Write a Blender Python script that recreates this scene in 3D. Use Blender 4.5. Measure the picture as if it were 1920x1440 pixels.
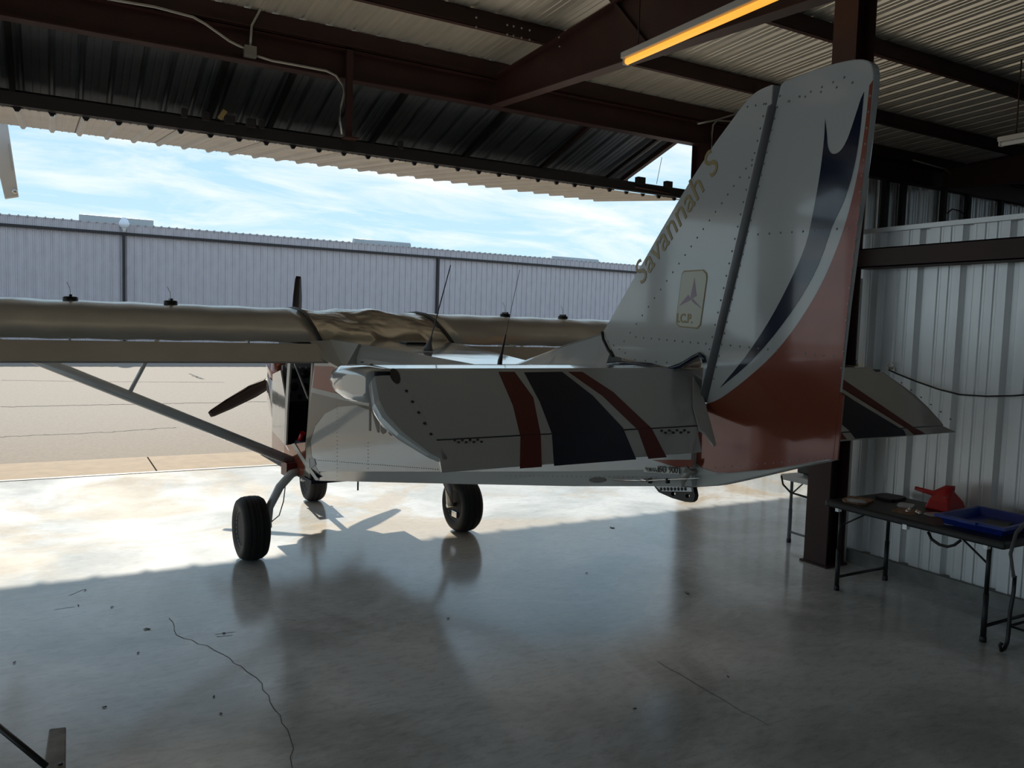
import bpy, bmesh, math, random
from mathutils import Vector, Matrix
random.seed(7)
S = bpy.context.scene
for o in list(bpy.data.objects): bpy.data.objects.remove(o)
COL = S.collection
# ---------------------------------------------------------------- camera
CF = 1507.0; CX, CY = 960.0, 720.0; CAMZ = 1.70
def _ray(px, py): return Vector((px-CX, -(py-CY), -CF))
_X = _ray(3590, 691).normalized(); _Y = _ray(95, 586); _Y = (_Y - _X*_Y.dot(_X)).normalized(); _Z = _X.cross(_Y)
RM = Matrix((_X, _Y, _Z))                       # camera vector -> world vector
CP = Vector((0, 0, CAMZ))
cd = bpy.data.cameras.new('camera'); cam = bpy.data.objects.new('camera', cd); COL.objects.link(cam)
cam.matrix_world = Matrix.Translation(CP) @ RM.to_4x4()
cd.sensor_fit = 'HORIZONTAL'; cd.sensor_width = 36.0; cd.lens = 36.0*CF/1920.0; cd.clip_start = .05; cd.clip_end = 500
S.camera = cam
# ---------------------------------------------------------------- world, sun, exposure
S.view_settings.view_transform = 'Standard'; S.view_settings.look = 'None'
S.view_settings.gamma = 1; S.view_settings.use_curve_mapping = False
S.view_settings.exposure = 1.06
SUN_DIR = Vector((-.07, -1, -.675)).normalized()
sl = bpy.data.lights.new('sun', 'SUN'); sl.energy = 2.5; sl.angle = math.radians(.6); sl.color = (1, .93, .80)
so = bpy.data.objects.new('sun', sl); COL.objects.link(so)
so.rotation_euler = SUN_DIR.to_track_quat('-Z', 'Y').to_euler(); so.location = (0, 20, 20)
w = bpy.data.worlds.new('sky'); S.world = w; w.use_nodes = True
nt = w.node_tree; nt.nodes.clear(); N = nt.nodes.new; L = nt.links.new
out = N('ShaderNodeOutputWorld'); bg = N('ShaderNodeBackground'); bg.inputs[1].default_value = .54
tc = N('ShaderNodeTexCoord'); sx = N('ShaderNodeSeparateXYZ'); L(tc.outputs['Generated'], sx.inputs[0])
rp = N('ShaderNodeValToRGB'); rp.color_ramp.elements[0].position = 0; rp.color_ramp.elements[0].color = (.66, .86, .95, 1)
rp.color_ramp.elements[1].position = .9; rp.color_ramp.elements[1].color = (.15, .33, .62, 1)
e = rp.color_ramp.elements.new(.12); e.color = (.52, .77, .92, 1)
e = rp.color_ramp.elements.new(.26); e.color = (.42, .68, .88, 1)
L(sx.outputs[2], rp.inputs[0])
# clouds lie on a high flat layer: direction divided by its height
ad = N('ShaderNodeMath'); ad.operation = 'ADD'; ad.inputs[1].default_value = .16; L(sx.outputs[2], ad.inputs[0])
dx = N('ShaderNodeMath'); dx.operation = 'DIVIDE'; L(sx.outputs[0], dx.inputs[0]); L(ad.outputs[0], dx.inputs[1])
dy = N('ShaderNodeMath'); dy.operation = 'DIVIDE'; L(sx.outputs[1], dy.inputs[0]); L(ad.outputs[0], dy.inputs[1])
cb = N('ShaderNodeCombineXYZ'); L(dx.outputs[0], cb.inputs[0]); L(dy.outputs[0], cb.inputs[1])
mp = N('ShaderNodeMapping'); mp.inputs['Location'].default_value = (3.1, 1.9, 0); mp.inputs['Scale'].default_value = (.8, 1.5, 1); L(cb.outputs[0], mp.inputs[0])
n1 = N('ShaderNodeTexNoise'); n1.inputs['Scale'].default_value = 1.6; n1.inputs['Detail'].default_value = 9; n1.inputs['Roughness'].default_value = .62
n1.inputs['Distortion'].default_value = .5; L(mp.outputs[0], n1.inputs[0])
r2 = N('ShaderNodeValToRGB'); r2.color_ramp.elements[0].position = .43; r2.color_ramp.elements[0].color = (0, 0, 0, 1)
r2.color_ramp.elements[1].position = .72; r2.color_ramp.elements[1].color = (1, 1, 1, 1); L(n1.outputs[0], r2.inputs[0])
mx = N('ShaderNodeMixRGB'); L(r2.outputs[0], mx.inputs[0]); L(rp.outputs[0], mx.inputs[1]); mx.inputs[2].default_value = (.98, .99, 1.0, 1)
L(mx.outputs[0], bg.inputs[0]); L(bg.outputs[0], out.inputs[0])
# ---------------------------------------------------------------- unprojection onto real planes
def wd(p): return RM @ _ray(*p)
def hit(p, P0, n):
    d = wd(p); n = Vector(n); return CP + d*((Vector(P0)-CP).dot(n)/d.dot(n))
def onX(p, x): return hit(p, (x, 0, 0), (1, 0, 0))
def onY(p, y): return hit(p, (0, y, 0), (0, 1, 0))
def onZ(p, z): return hit(p, (0, 0, z), (0, 0, 1))
PO = Vector((2.075, 5.81, 0)); PH = math.asin(.035)
PM = Matrix.Translation(PO) @ Matrix.Rotation(PH, 4, 'Z'); PI_ = PM.inverted()
def lhit(p, P0, n):                              # hit in the aircraft's own axes: x right, y forward, z up
    a = PI_ @ CP; b = PI_.to_3x3() @ wd(p); n = Vector(n)
    return a + b*((Vector(P0)-a).dot(n)/b.dot(n))
# ---------------------------------------------------------------- materials
def mat(name, col, rough=.5, metal=0, spec=.5, coat=0, noise=0, nscale=5, bump=0, bscale=8, col2=None, emis=None, estr=0, stretch=None, detail=4):
    m = bpy.data.materials.new(name); m.use_nodes = True; t = m.node_tree; b = t.nodes['Principled BSDF']
    b.inputs['Base Color'].default_value = (*col, 1); b.inputs['Roughness'].default_value = rough; b.inputs['Metallic'].default_value = metal
    b.inputs['Specular IOR Level'].default_value = spec; b.inputs['Coat Weight'].default_value = coat; b.inputs['Coat Roughness'].default_value = .04
    if emis: b.inputs['Emission Color'].default_value = (*emis, 1); b.inputs['Emission Strength'].default_value = estr
    if noise or bump:
        tc = t.nodes.new('ShaderNodeTexCoord'); mpn = t.nodes.new('ShaderNodeMapping'); t.links.new(tc.outputs['Object'], mpn.inputs[0])
        if stretch: mpn.inputs['Scale'].default_value = stretch
    if noise:
        n = t.nodes.new('ShaderNodeTexNoise'); n.inputs['Scale'].default_value = nscale; n.inputs['Detail'].default_value = detail; t.links.new(mpn.outputs[0], n.inputs[0])
        r = t.nodes.new('ShaderNodeValToRGB'); r.color_ramp.elements[0].position = .3; r.color_ramp.elements[1].position = .7
        c2 = col2 or tuple(c*(1-noise) for c in col)
        r.color_ramp.elements[0].color = (*c2, 1); r.color_ramp.elements[1].color = (*col, 1)
        t.links.new(n.outputs[0], r.inputs[0]); t.links.new(r.outputs[0], b.inputs['Base Color'])
    if bump:
        n = t.nodes.new('ShaderNodeTexNoise'); n.inputs['Scale'].default_value = bscale; n.inputs['Detail'].default_value = 2; t.links.new(mpn.outputs[0], n.inputs[0])
        bp = t.nodes.new('ShaderNodeBump'); bp.inputs['Strength'].default_value = 1; bp.inputs['Distance'].default_value = bump
        t.links.new(n.outputs[0], bp.inputs['Height']); t.links.new(bp.outputs[0], b.inputs['Normal'])
    return m
M = {}
M['white'] = mat('white_paint', (.50, .51, .50), .10, spec=.55, coat=.6, bump=.006, bscale=2.2)
M['whiteflat'] = mat('white_satin_paint', (.50, .51, .49), .32, spec=.5, bump=.002, bscale=3)
M['grey_paint'] = mat('warm_grey_paint', (.30, .29, .25), .12, coat=.5, bump=.006, bscale=2.5)
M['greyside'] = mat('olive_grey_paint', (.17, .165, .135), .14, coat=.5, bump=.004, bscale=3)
M['silver'] = mat('wing_silver_paint', (.57, .56, .53), .24, metal=.3, bump=.004, bscale=2, noise=.15, nscale=3)
M['crumple'] = mat('creased_silver_skin', (.52, .48, .41), .2, metal=.5, bump=.03, bscale=4)
M['copper'] = mat('copper_red_paint', (.25, .062, .036), .14, metal=.1, coat=.4, bump=.005, bscale=3)
M['red'] = mat('dark_red_paint', (.20, .030, .022), .16, coat=.5)
M['navy'] = mat('navy_paint', (.006, .012, .035), .10, coat=.6, bump=.004, bscale=2.5)
M['gold'] = mat('gold_lettering', (.34, .25, .10), .3)
M['mauve'] = mat('mauve_print', (.36, .26, .34), .3)
M['plate'] = mat('pale_plate', (.60, .60, .50), .25)
M['platew'] = mat('cream_label', (.85, .84, .74), .4)
M['ink'] = mat('black_ink', (.01, .01, .01), .4)
M['steel'] = mat('brown_primer_steel', (.050, .017, .014), .55, noise=.3, nscale=3, bump=.001, bscale=30)
M['darksteel'] = mat('dark_door_steel', (.020, .018, .020), .6, noise=.3, nscale=4)
M['galv'] = mat('galvanised_sheet', (.82, .84, .85), .36, metal=.55, noise=.12, nscale=2.5, stretch=(3, .6, 3))
M['roofm'] = mat('roof_sheet_metal', (.88, .86, .78), .36, metal=.6, noise=.15, nscale=1.8, stretch=(4, .5, 1))
M['doorm'] = mat('door_skin_metal', (.60, .56, .50), .45, metal=.15, noise=.15, nscale=2)
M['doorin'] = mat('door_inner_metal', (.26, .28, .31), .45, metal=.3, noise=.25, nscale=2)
M['farm'] = mat('far_wall_metal', (.51, .485, .52), .5, metal=.1, noise=.14, nscale=1.2, stretch=(2, 1, .4))
M['conduit'] = mat('conduit_metal', (.45, .45, .42), .35, metal=.7)
M['alu'] = mat('bare_aluminium', (.60, .63, .66), .30, metal=.3)
M['navymatt'] = mat('navy_satin_paint', (.004, .010, .030), .35, spec=.25)
M['redmatt'] = mat('dark_red_satin_paint', (.13, .020, .016), .35, spec=.25)
M['chrome'] = mat('polished_metal', (.75, .72, .68), .12, metal=1)
M['rubber'] = mat('tyre_rubber', (.012, .012, .013), .7, bump=.002, bscale=60)
M['black'] = mat('black_plastic', (.012, .012, .014), .45)
M['tabletop'] = mat('black_tabletop_plastic', (.020, .022, .024), .42, noise=.4, nscale=9)
M['whitepl'] = mat('white_plastic', (.72, .74, .74), .4)
M['blue'] = mat('blue_plastic', (.014, .045, .32), .35)
M['redpl'] = mat('red_plastic', (.50, .010, .016), .35)
M['interior'] = mat('cabin_dark_blue', (.006, .009, .03), .6)
M['panelg'] = mat('instrument_panel_grey', (.16, .16, .17), .5)
M['prop'] = mat('dark_prop_blade', (.030, .018, .018), .35)
M['rivet'] = mat('rivet_heads', (.28, .28, .27), .3, metal=.3)
M['housing'] = mat('lamp_housing_white', (.55, .55, .52), .5)
M['tube'] = mat('amber_tube', (1, .55, .12), .4, emis=(1, .42, .05), estr=.50)
M['tan'] = mat('tan_paper', (.45, .25, .13), .6, noise=.5, nscale=30, col2=(.10, .05, .03))
M['clear'] = mat('clear_plastic_film', (.55, .57, .58), .15, spec=.7)
M['woodgrey'] = mat('worn_grey_metal', (.16, .14, .12), .6, noise=.6, nscale=14, col2=(.34, .31, .27))
M['glassw'] = mat('lamp_globe_glass', (.75, .80, .88), .1)
M['vent'] = mat('ridge_vent_metal', (.36, .39, .40), .5)
M['yellow'] = mat('yellow_label', (.65, .50, .06), .4)
M['concretecurb'] = mat('concrete_curb', (.30, .30, .29), .7, noise=.4, nscale=8)

def floor_material():
    m = bpy.data.materials.new('polished_concrete'); m.use_nodes = True; t = m.node_tree; b = t.nodes['Principled BSDF']
    NN = t.nodes.new; LL = t.links.new
    tc = NN('ShaderNodeTexCoord')
    def noise(sc, det, ro=.5, dist=0, st=(1, 1, 1)):
        mp = NN('ShaderNodeMapping'); mp.inputs['Scale'].default_value = st; LL(tc.outputs['Object'], mp.inputs[0])
        n = NN('ShaderNodeTexNoise'); n.inputs['Scale'].default_value = sc; n.inputs['Detail'].default_value = det; n.inputs['Roughness'].default_value = ro
        n.inputs['Distortion'].default_value = dist; LL(mp.outputs[0], n.inputs[0]); return n.outputs[0]
    def ramp(i, a, ca, bb, cb_):
        r = NN('ShaderNodeValToRGB'); r.color_ramp.elements[0].position = a; r.color_ramp.elements[0].color = (*ca, 1)
        r.color_ramp.elements[1].position = bb; r.color_ramp.elements[1].color = (*cb_, 1); LL(i, r.inputs[0]); return r.outputs[0]
    base = ramp(noise(.9, 8, .62, .6), .40, (.46, .465, .45), .60, (.78, .79, .80))
    tan = ramp(noise(.55, 6, .6, 1.2), .46, (0, 0, 0), .56, (1, 1, 1))
    mx = NN('ShaderNodeMixRGB'); mx.inputs[2].default_value = (.56, .42, .25, 1); LL(base, mx.inputs[1])
    # tan iron staining keeps to the slab near the door
    sp = NN('ShaderNodeSeparateXYZ'); LL(tc.outputs['Object'], sp.inputs[0])
    mr = NN('ShaderNodeMapRange'); mr.inputs[1].default_value = 4.6; mr.inputs[2].default_value = 6.2; mr.inputs[3].default_value = 0.0; mr.inputs[4].default_value = .85
    LL(sp.outputs[1], mr.inputs[0])
    mu = NN('ShaderNodeMath'); mu.operation = 'MULTIPLY'; LL(tan, mu.inputs[0]); LL(mr.outputs[0], mu.inputs[1]); LL(mu.outputs[0], mx.inputs[0])
    sc = ramp(noise(3.2, 9, .75, .8, (1, 2.2, 1)), .56, (0, 0, 0), .72, (1, 1, 1))
    m2 = NN('ShaderNodeMixRGB'); m2.inputs[2].default_value = (.82, .84, .86, 1); LL(mx.outputs[0], m2.inputs[1])
    mu2 = NN('ShaderNodeMath'); mu2.operation = 'MULTIPLY'; mu2.inputs[1].default_value = .55; LL(sc, mu2.inputs[0]); LL(mu2.outputs[0], m2.inputs[0])
    dk = ramp(noise(11, 8, .78, .5, (1, 2.6, 1)), .36, (.50, .50, .50), .52, (1, 1, 1))
    m3 = NN('ShaderNodeMixRGB'); m3.blend_type = 'MULTIPLY'; m3.inputs[0].default_value = .45; LL(m2.outputs[0], m3.inputs[1]); LL(dk, m3.inputs[2])
    LL(m3.outputs[0], b.inputs['Base Color'])
    ro = ramp(noise(1.3, 6, .6, .5), .35, (.62, .62, .62), .65, (.80, .80, .80)); LL(ro, b.inputs['Roughness'])
    bp = NN('ShaderNodeBump'); bp.inputs['Distance'].default_value = .0015; LL(noise(9, 4), bp.inputs['Height']); LL(bp.outputs[0], b.inputs['Normal'])
    b.inputs['Specular IOR Level'].default_value = .5
    b.inputs['Coat Weight'].default_value = .9; b.inputs['Coat Roughness'].default_value = .15
    return m
M['floor'] = floor_material()
M['asphalt'] = mat('sunlit_asphalt', (.285, .235, .185), .85, noise=.22, nscale=22, bump=.004, bscale=60, detail=8)
M['gutter'] = mat('gutter_concrete', (.40, .29, .185), .8, noise=.2, nscale=5)
# ---------------------------------------------------------------- mesh helpers
class MB:
    def __init__(s): s.v = []; s.f = []; s.m = []; s.sm = []
    def add(s, vs, fs, mi=0, sm=False):
        o = len(s.v); s.v += [tuple(x) for x in vs]; s.f += [tuple(i+o for i in f) for f in fs]; s.m += [mi]*len(fs); s.sm += [sm]*len(fs); return s
    def box(s, a, b, mi=0):
        x0, y0, z0 = a; x1, y1, z1 = b
        return s.add([(x0,y0,z0),(x1,y0,z0),(x1,y1,z0),(x0,y1,z0),(x0,y0,z1),(x1,y0,z1),(x1,y1,z1),(x0,y1,z1)],
              [(0,3,2,1),(4,5,6,7),(0,1,5,4),(1,2,6,5),(2,3,7,6),(3,0,4,7)], mi)
    def bar(s, p, q, wx, wy, mi=0, upv=(0, 0, 1)):           # rectangular bar from p to q
        p, q = Vector(p), Vector(q); d = (q-p).normalized(); a = d.cross(Vector(upv))
        if a.length < 1e-4: a = d.cross(Vector((0, 1, 0)))
        a.normalize(); b = a.cross(d).normalized()
        vs = [c + a*sx*wx/2 + b*sy*wy/2 for c in (p, q) for sx, sy in ((-1,-1),(1,-1),(1,1),(-1,1))]
        return s.add(vs, [(3,2,1,0),(4,5,6,7),(0,1,5,4),(1,2,6,5),(2,3,7,6),(3,0,4,7)], mi)
    def tube(s, pts, r, n=8, mi=0, flat=1.0, upv=(0, 0, 1)):
        pts = [Vector(p) for p in pts]; k = len(pts); rs = r if isinstance(r, (list, tuple)) else [r]*k; vs = []
        for i, p in enumerate(pts):
            d = (pts[min(i+1, k-1)]-pts[max(i-1, 0)]).normalized(); a = d.cross(Vector(upv))
            if a.length < 1e-3: a = d.cross(Vector((0, 1, 0)))
            a.normalize(); b = a.cross(d)
            for j in range(n):
                t = 2*math.pi*j/n; vs.append(p + a*math.cos(t)*rs[i] + b*math.sin(t)*rs[i]*flat)
        fs = [(i*n+j, i*n+(j+1) % n, (i+1)*n+(j+1) % n, (i+1)*n+j) for i in range(k-1) for j in range(n)]
        s.add(vs, fs, mi, True)
        o = [tuple(range(n))[::-1], tuple((k-1)*n+j for j in range(n))]
        return s.add(vs, o, mi)
    def lathe(s, prof, c, axis='z', n=24, mi=0, sm=True):     # prof = (radius, height) list
        vs = []
        for r, h in prof:
            for j in range(n):
                t = 2*math.pi*j/n; a, b = r*math.cos(t), r*math.sin(t)
                vs.append(Vector(c) + Vector({'z': (a, b, h), 'x': (h, a, b), 'y': (a, h, b)}[axis]))
        k = len(prof)
        fs = [(i*n+j, i*n+(j+1) % n, (i+1)*n+(j+1) % n, (i+1)*n+j) for i in range(k-1) for j in range(n)]
        s.add(vs, fs, mi, sm)
        return s.add([vs[j] for j in range(n)] + [vs[(k-1)*n+j] for j in range(n)], [tuple(range(n))[::-1], tuple(range(n, 2*n))], mi)
    def prism(s, pts, off, mi=0):                             # flat polygon pushed along a vector
        n = len(pts); off = Vector(off); vs = [Vector(p) for p in pts] + [Vector(p)+off for p in pts]
        return s.add(vs, [tuple(range(n))[::-1], tuple(range(n, 2*n))] + [(i, (i+1) % n, (i+1) % n+n, i+n) for i in range(n)], mi)
    def pair(s, A, B, mi=0):                                  # slab between two matching outlines
        n = len(A); return s.add(list(A)+list(B), [tuple(range(n))[::-1], tuple(range(n, 2*n))] + [(i, (i+1) % n, (i+1) % n+n, i+n) for i in range(n)], mi)
    def loft(s, rings, mi=0, sm=False, cap=True, closed=True):
        n = len(rings[0]); vs = [p for r in rings for p in r]; m_ = n if closed else n-1
        s.add(vs, [(i*n+j, i*n+(j+1) % n, (i+1)*n+(j+1) % n, (i+1)*n+j) for i in range(len(rings)-1) for j in range(m_)], mi, sm)
        if cap: s.add(list(rings[0])+list(rings[-1]), [tuple(range(n))[::-1], tuple(range(n, 2*n))], mi)
        return s
    def mesh(s, name, mats):
        me = bpy.data.meshes.new(name); me.from_pydata(s.v, [], s.f)
        for m_ in (mats if isinstance(mats, (list, tuple)) else [mats]): me.materials.append(m_)
        me.polygons.foreach_set('material_index', s.m); me.polygons.foreach_set('use_smooth', s.sm)
        bm = bmesh.new(); bm.from_mesh(me); bmesh.ops.remove_doubles(bm, verts=bm.verts, dist=1e-5)
        bmesh.ops.recalc_face_normals(bm, faces=bm.faces); bm.to_mesh(me); bm.free(); return me
    def build(s, name, mats, parent=None, bevel=0, seg=2):
        o = bpy.data.objects.new(name, s.mesh(name, mats)); COL.objects.link(o)
        if parent: o.parent = parent
        if bevel:
            b = o.modifiers.new('bevel', 'BEVEL'); b.width = bevel; b.segments = seg; b.limit_method = 'ANGLE'; b.angle_limit = .6
        return o
def tag(o, label, cat, group=None): o['label'] = label; o['category'] = cat; (group and o.__setitem__('group', group)); return o
def struct(o, label=None): o['kind'] = 'structure'; (label and o.__setitem__('label', label)); return o
def stuff(o): o['kind'] = 'stuff'; return o
def empty(name, loc=(0, 0, 0), rz=0):
    o = bpy.data.objects.new(name, None); COL.objects.link(o); o.location = loc; o.rotation_euler = (0, 0, rz); o.empty_display_size = .1; return o
def inst(name, me, parent, loc=(0, 0, 0), rot=(0, 0, 0)):
    o = bpy.data.objects.new(name, me); COL.objects.link(o); o.parent = parent; o.location = loc; o.rotation_euler = rot; return o
def textmesh(txt, size, shear=0, bold=0):
    cu = bpy.data.curves.new('t', 'FONT'); cu.body = txt; cu.size = size; cu.shear = shear; cu.extrude = .0008; cu.offset = bold; cu.resolution_u = 3
    o = bpy.data.objects.new('t', cu); COL.objects.link(o); dg = bpy.context.evaluated_depsgraph_get()
    me = bpy.data.meshes.new_from_object(o.evaluated_get(dg)); bpy.data.objects.remove(o); return me
def lettering(name, txt, origin, xdir, updir, size, m, parent, shear=0, bold=0, xs=1.0):
    me = textmesh(txt, size, shear, bold); x = Vector(xdir).normalized(); n = x.cross(Vector(updir)).normalized(); y = n.cross(x)
    T = Matrix((x, y, n)).transposed().to_4x4(); T.translation = Vector(origin); me.transform(T @ Matrix.Diagonal((xs, 1, 1, 1)))
    me.materials.clear(); me.materials.append(m); me.name = name
    return inst(name, me, parent)
# corrugated sheet: width along +x, length along +y, ribs push towards +z*h
def sheet_mesh(name, length, m, h=.038, width=.9144, t=.0, pitch=.3048):
    pr = []
    k = round(width/pitch)
    for i in range(k):
        x = i*pitch
        pr += [(x, 0), (x+.020, 0), (x+.042, h), (x+.072, h), (x+.094, 0), (x+.150, 0), (x+.157, h*.16), (x+.170, h*.16), (x+.177, 0),
               (x+.226, 0), (x+.233, h*.16), (x+.246, h*.16), (x+.253, 0)]
    pr.append((k*pitch+.004, 0))
    n = len(pr); vs = [(a, 0, b) for a, b in pr] + [(a, length, b) for a, b in pr]
    mb = MB(); mb.add(vs, [(i, i+1, i+1+n, i+n) for i in range(n-1)])
    vs2 = [(a, y, b+.0012) for a, y, b in vs]; mb.add(vs2, [(i+n, i+1+n, i+1, i) for i in range(n-1)])
    me = bpy.data.meshes.new(name); me.from_pydata(mb.v, [], mb.f); me.materials.append(m); return me
def wall_sheets(parent, name, x0, x1, y, z0, z1, m, flip=False):   # sheets standing in an X-Z plane, ribs towards +y (or -y)
    me = sheet_mesh(name, z1-z0, m); k = int(math.ceil((x1-x0)/.9144)); 
    for i in range(k):
        x = x0+i*.9144
        if flip: inst(name, me, parent, (x, y, z0), (math.pi/2, 0, 0))
        else: inst(name, me, parent, (x+.9144, y, z0), (math.pi/2, 0, math.pi))
def side_sheets(parent, name, y0, y1, x, z0, z1, m, sgn=1):        # sheets standing in a Y-Z plane, ribs towards sgn*x
    me = sheet_mesh(name, z1-z0, m); k = int(math.ceil((y1-y0)/.9144))
    for i in range(k):
        yy = y1-i*.9144
        if sgn > 0: inst(name, me, parent, (x, yy-.9144, z0), (math.pi/2, 0, math.pi/2))
        else: inst(name, me, parent, (x, yy, z0), (math.pi/2, 0, -math.pi/2))
# ================================================================ THE GROUND
fl = struct(MB().box((-13, -3.2, -.12), (22, 9.45, 0)).build('floor', M['floor']), 'polished grey concrete hangar floor, stained tan near the door')
asph = struct(MB().box((-45, 10.55, -.14), (110, 70, -.012)).box((-45, -30, -.14), (-17, 10.55, -.012)).box((-17, -30, -.14), (-13, 9.40, -.012)).build('tarmac', M['asphalt']), 'tan sunlit asphalt taxiway outside the hangar')
gut = struct(empty('apron_strip')); gut['label'] = 'tan concrete strip between hangar floor and asphalt'
xx = -17.0
while xx < 24:
    MB().box((xx+.006, 9.462, -.13), (xx+2.99, 10.54, -.006)).build('concrete_slab', M['gutter'], gut); xx += 3.0
MB().box((-17, 9.40, -.01), (24, 9.455, .006)).build('door_sill', M['whiteflat'], gut)
# cracks and joints
def polyline_on_floor(name, pxs, wdt, m, z=0.0012, parent=None, jit=.012):
    pts = [onZ(p, 0) for p in pxs]; fine = []
    for a, b in zip(pts, pts[1:]):
        k = max(2, int((b-a).length/.06))
        for i in range(k): fine.append(a.lerp(b, i/k)+Vector((random.uniform(-jit, jit), random.uniform(-jit, jit), 0)))
    fine.append(pts[-1]); mb = MB(); vs = []
    for i, p in enumerate(fine):
        d = (fine[min(i+1, len(fine)-1)]-fine[max(i-1, 0)]).normalized(); s = Vector((-d.y, d.x, 0))*wdt/2
        vs += [p-s+Vector((0, 0, z)), p+s+Vector((0, 0, z))]
    mb.add(vs, [(2*i, 2*i+1, 2*i+3, 2*i+2) for i in range(len(fine)-1)]); return mb.build(name, m, parent)
M['crackm'] = mat('crack_dark', (.12, .115, .10), .9)
polyline_on_floor('floor_crack', [(318, 1158), (335, 1190), (388, 1212), (455, 1250), (490, 1280), (515, 1330), (540, 1370), (548, 1440)], .0035, M['crackm'], parent=fl)
polyline_on_floor('floor_crack', [(1235, 1240), (1290, 1275), (1350, 1310), (1440, 1360)], .003, M['crackm'], parent=fl, jit=.008)
for pxs in ([(0, 712), (200, 715), (420, 716)], [(0, 762), (240, 757), (500, 752)], [(0, 818), (220, 808), (330, 800)], [(355, 700), (380, 710), (360, 704)]):
    pts = pxs; o = polyline_on_floor('asphalt_crack', pts, .05 if pxs[0][1] < 770 else .025, M['crackm'], z=-.008, parent=asph, jit=.05)

# ================================================================ ROOF, BEAMS
RS = .0417
def rz(y): return 5.10 + RS*(9.45-y)
ceil = struct(empty('ceiling')); ceil['label'] = 'ribbed metal roof on dark brown steel beams'
rme = sheet_mesh('roof_sheet', 12.75, M['roofm'])
ang = math.atan(RS)
for i in range(-14, 24):
    # sheet starts at the outer edge and runs inwards
    inst('roof_sheet', rme, ceil, (i*.9144+.02, -3.1, rz(-3.1)), (-ang, 0, 0))
def ibeam(mb, a, b, hh, wd_, tf=.014, tw=.009):
    # I section: a,b = centres of the top flange's upper face; hh = (depth at a, depth at b)
    a, b = Vector(a), Vector(b); d = (b-a); d.z = 0; d.normalize(); s = Vector((-d.y, d.x, 0))
    for z0, z1 in ((0, tf), (None, None)):
        pass
    def ringbox(p0, p1, w0, za, zb, zc, zd):
        vs = [p0-s*w0/2+Vector((0, 0, -za)), p0+s*w0/2+Vector((0, 0, -za)), p0+s*w0/2+Vector((0, 0, -zb)), p0-s*w0/2+Vector((0, 0, -zb)),
              p1-s*w0/2+Vector((0, 0, -zc)), p1+s*w0/2+Vector((0, 0, -zc)), p1+s*w0/2+Vector((0, 0, -zd)), p1-s*w0/2+Vector((0, 0, -zd))]
        mb.add(vs, [(0,1,2,3),(7,6,5,4),(0,4,5,1),(1,5,6,2),(2,6,7,3),(3,7,4,0)])
    h0, h1 = hh
    ringbox(a, b, wd_, 0, tf, 0, tf); ringbox(a, b, wd_, h0-tf, h0, h1-tf, h1); ringbox(a, b, tw, tf, h0-tf, tf, h1-tf); return mb
hb = ibeam(MB(), (-12.6, 9.45, 4.87), (22, 9.45, 4.87), (.34, .34), .16); hb.build('header_beam', M['steel'], ceil)
MB().box((-12.6, 9.50, 4.85), (22, 9.56, 5.092)).build('eave_closure', M['steel'], ceil)
def cpurlin(y, h=.215):
    z = rz(y)-.002; mb = MB(); t = .006
    mb.box((-12.6, y-.003, z-h), (22, y+.003, z)); mb.box((-12.6, y-.065, z-h), (22, y, z-h+t)); mb.box((-12.6, y-.0, z-t), (22, y+.065, z)); mb.box((-12.6, y-.065, z-h), (22, y-.060, z-h+.022))
    return mb.build('purlin', M['steel'], ceil)
for y in (9.40, 8.12, 6.38, 4.64, 2.90, 1.16, -.58, -2.3): cpurlin(y)
def rafter(x):
    zt = lambda y: rz(y)-.217
    mb = MB(); ibeam(mb, (x, 9.36, zt(9.36)), (x, 4.02, zt(4.02)), (zt(9.36)-4.53, zt(4.02)-4.18), .16)
    ibeam(mb, (x, 4.02, zt(4.02)), (x, -3.0, zt(-3.0)), (zt(4.02)-4.18, .40), .16); return mb.build('rafter', M['steel'], ceil)
rafter(5.02); rafter(-.95); rafter(14.6); rafter(-6.9); rafter(-12.5)
# bolts and holes seen on the second purlin
hm = MB()
for p in ((893, 33), (893, 51), (951, 47), (963, 49.5), (978, 53), (993, 57), (951, 64.5), (963, 67), (978, 71), (993, 74.5), (1048, 70), (1049, 87)):
    c = onY(p, 6.38-.006)
    hm.lathe([(.0001, -.004), (.009, -.004), (.009, 0), (.0001, 0)], c, 'y', 8)
M['hole'] = mat('bright_bolt_heads', (.6, .6, .58), .4, metal=.3)
stuff(hm.build('bolt_heads', M['hole'], ceil))
# diagonal brace above the lamp
MB().bar(onX((1140, -10), 4.99), onX((1212, 82), 4.99), .04, .04).build('brace_angle', M['steel'], ceil)
# hanging bracket post from the header to the door
MB().bar((3.06, 9.36, 4.86), (3.06, 9.36, 3.86), .075, .05).box((3.0, 9.28, 3.84), (3.16, 9.42, 3.86)).build('hanger_post', M['steel'], ceil)

# door jambs and inner columns
def wcolumn(name, cx, cy, top, parent=None, wx=.2, wy=.2, turn=False):
    mb = MB(); t = .012
    if not turn:
        mb.box((cx-wx/2, cy-wy/2, 0), (cx+wx/2, cy-wy/2+t, top)); mb.box((cx-wx/2, cy+wy/2-t, 0), (cx+wx/2, cy+wy/2, top)); mb.box((cx-t/2, cy-wy/2+t, 0), (cx+t/2, cy+wy/2-t, top))
    else:
        mb.box((cx-wx/2, cy-wy/2, 0), (cx-wx/2+t, cy+wy/2, top)); mb.box((cx+wx/2-t, cy-wy/2, 0), (cx+wx/2, cy+wy/2, top)); mb.box((cx-wx/2+t, cy-t/2, 0), (cx+wx/2-t, cy+t/2, top))
    mb.box((cx-wx/2-.02, cy-wy/2-.02, 0), (cx+wx/2+.02, cy+wy/2+.02, .014))
    return struct(mb.build(name, M['steel'], parent))
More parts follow.
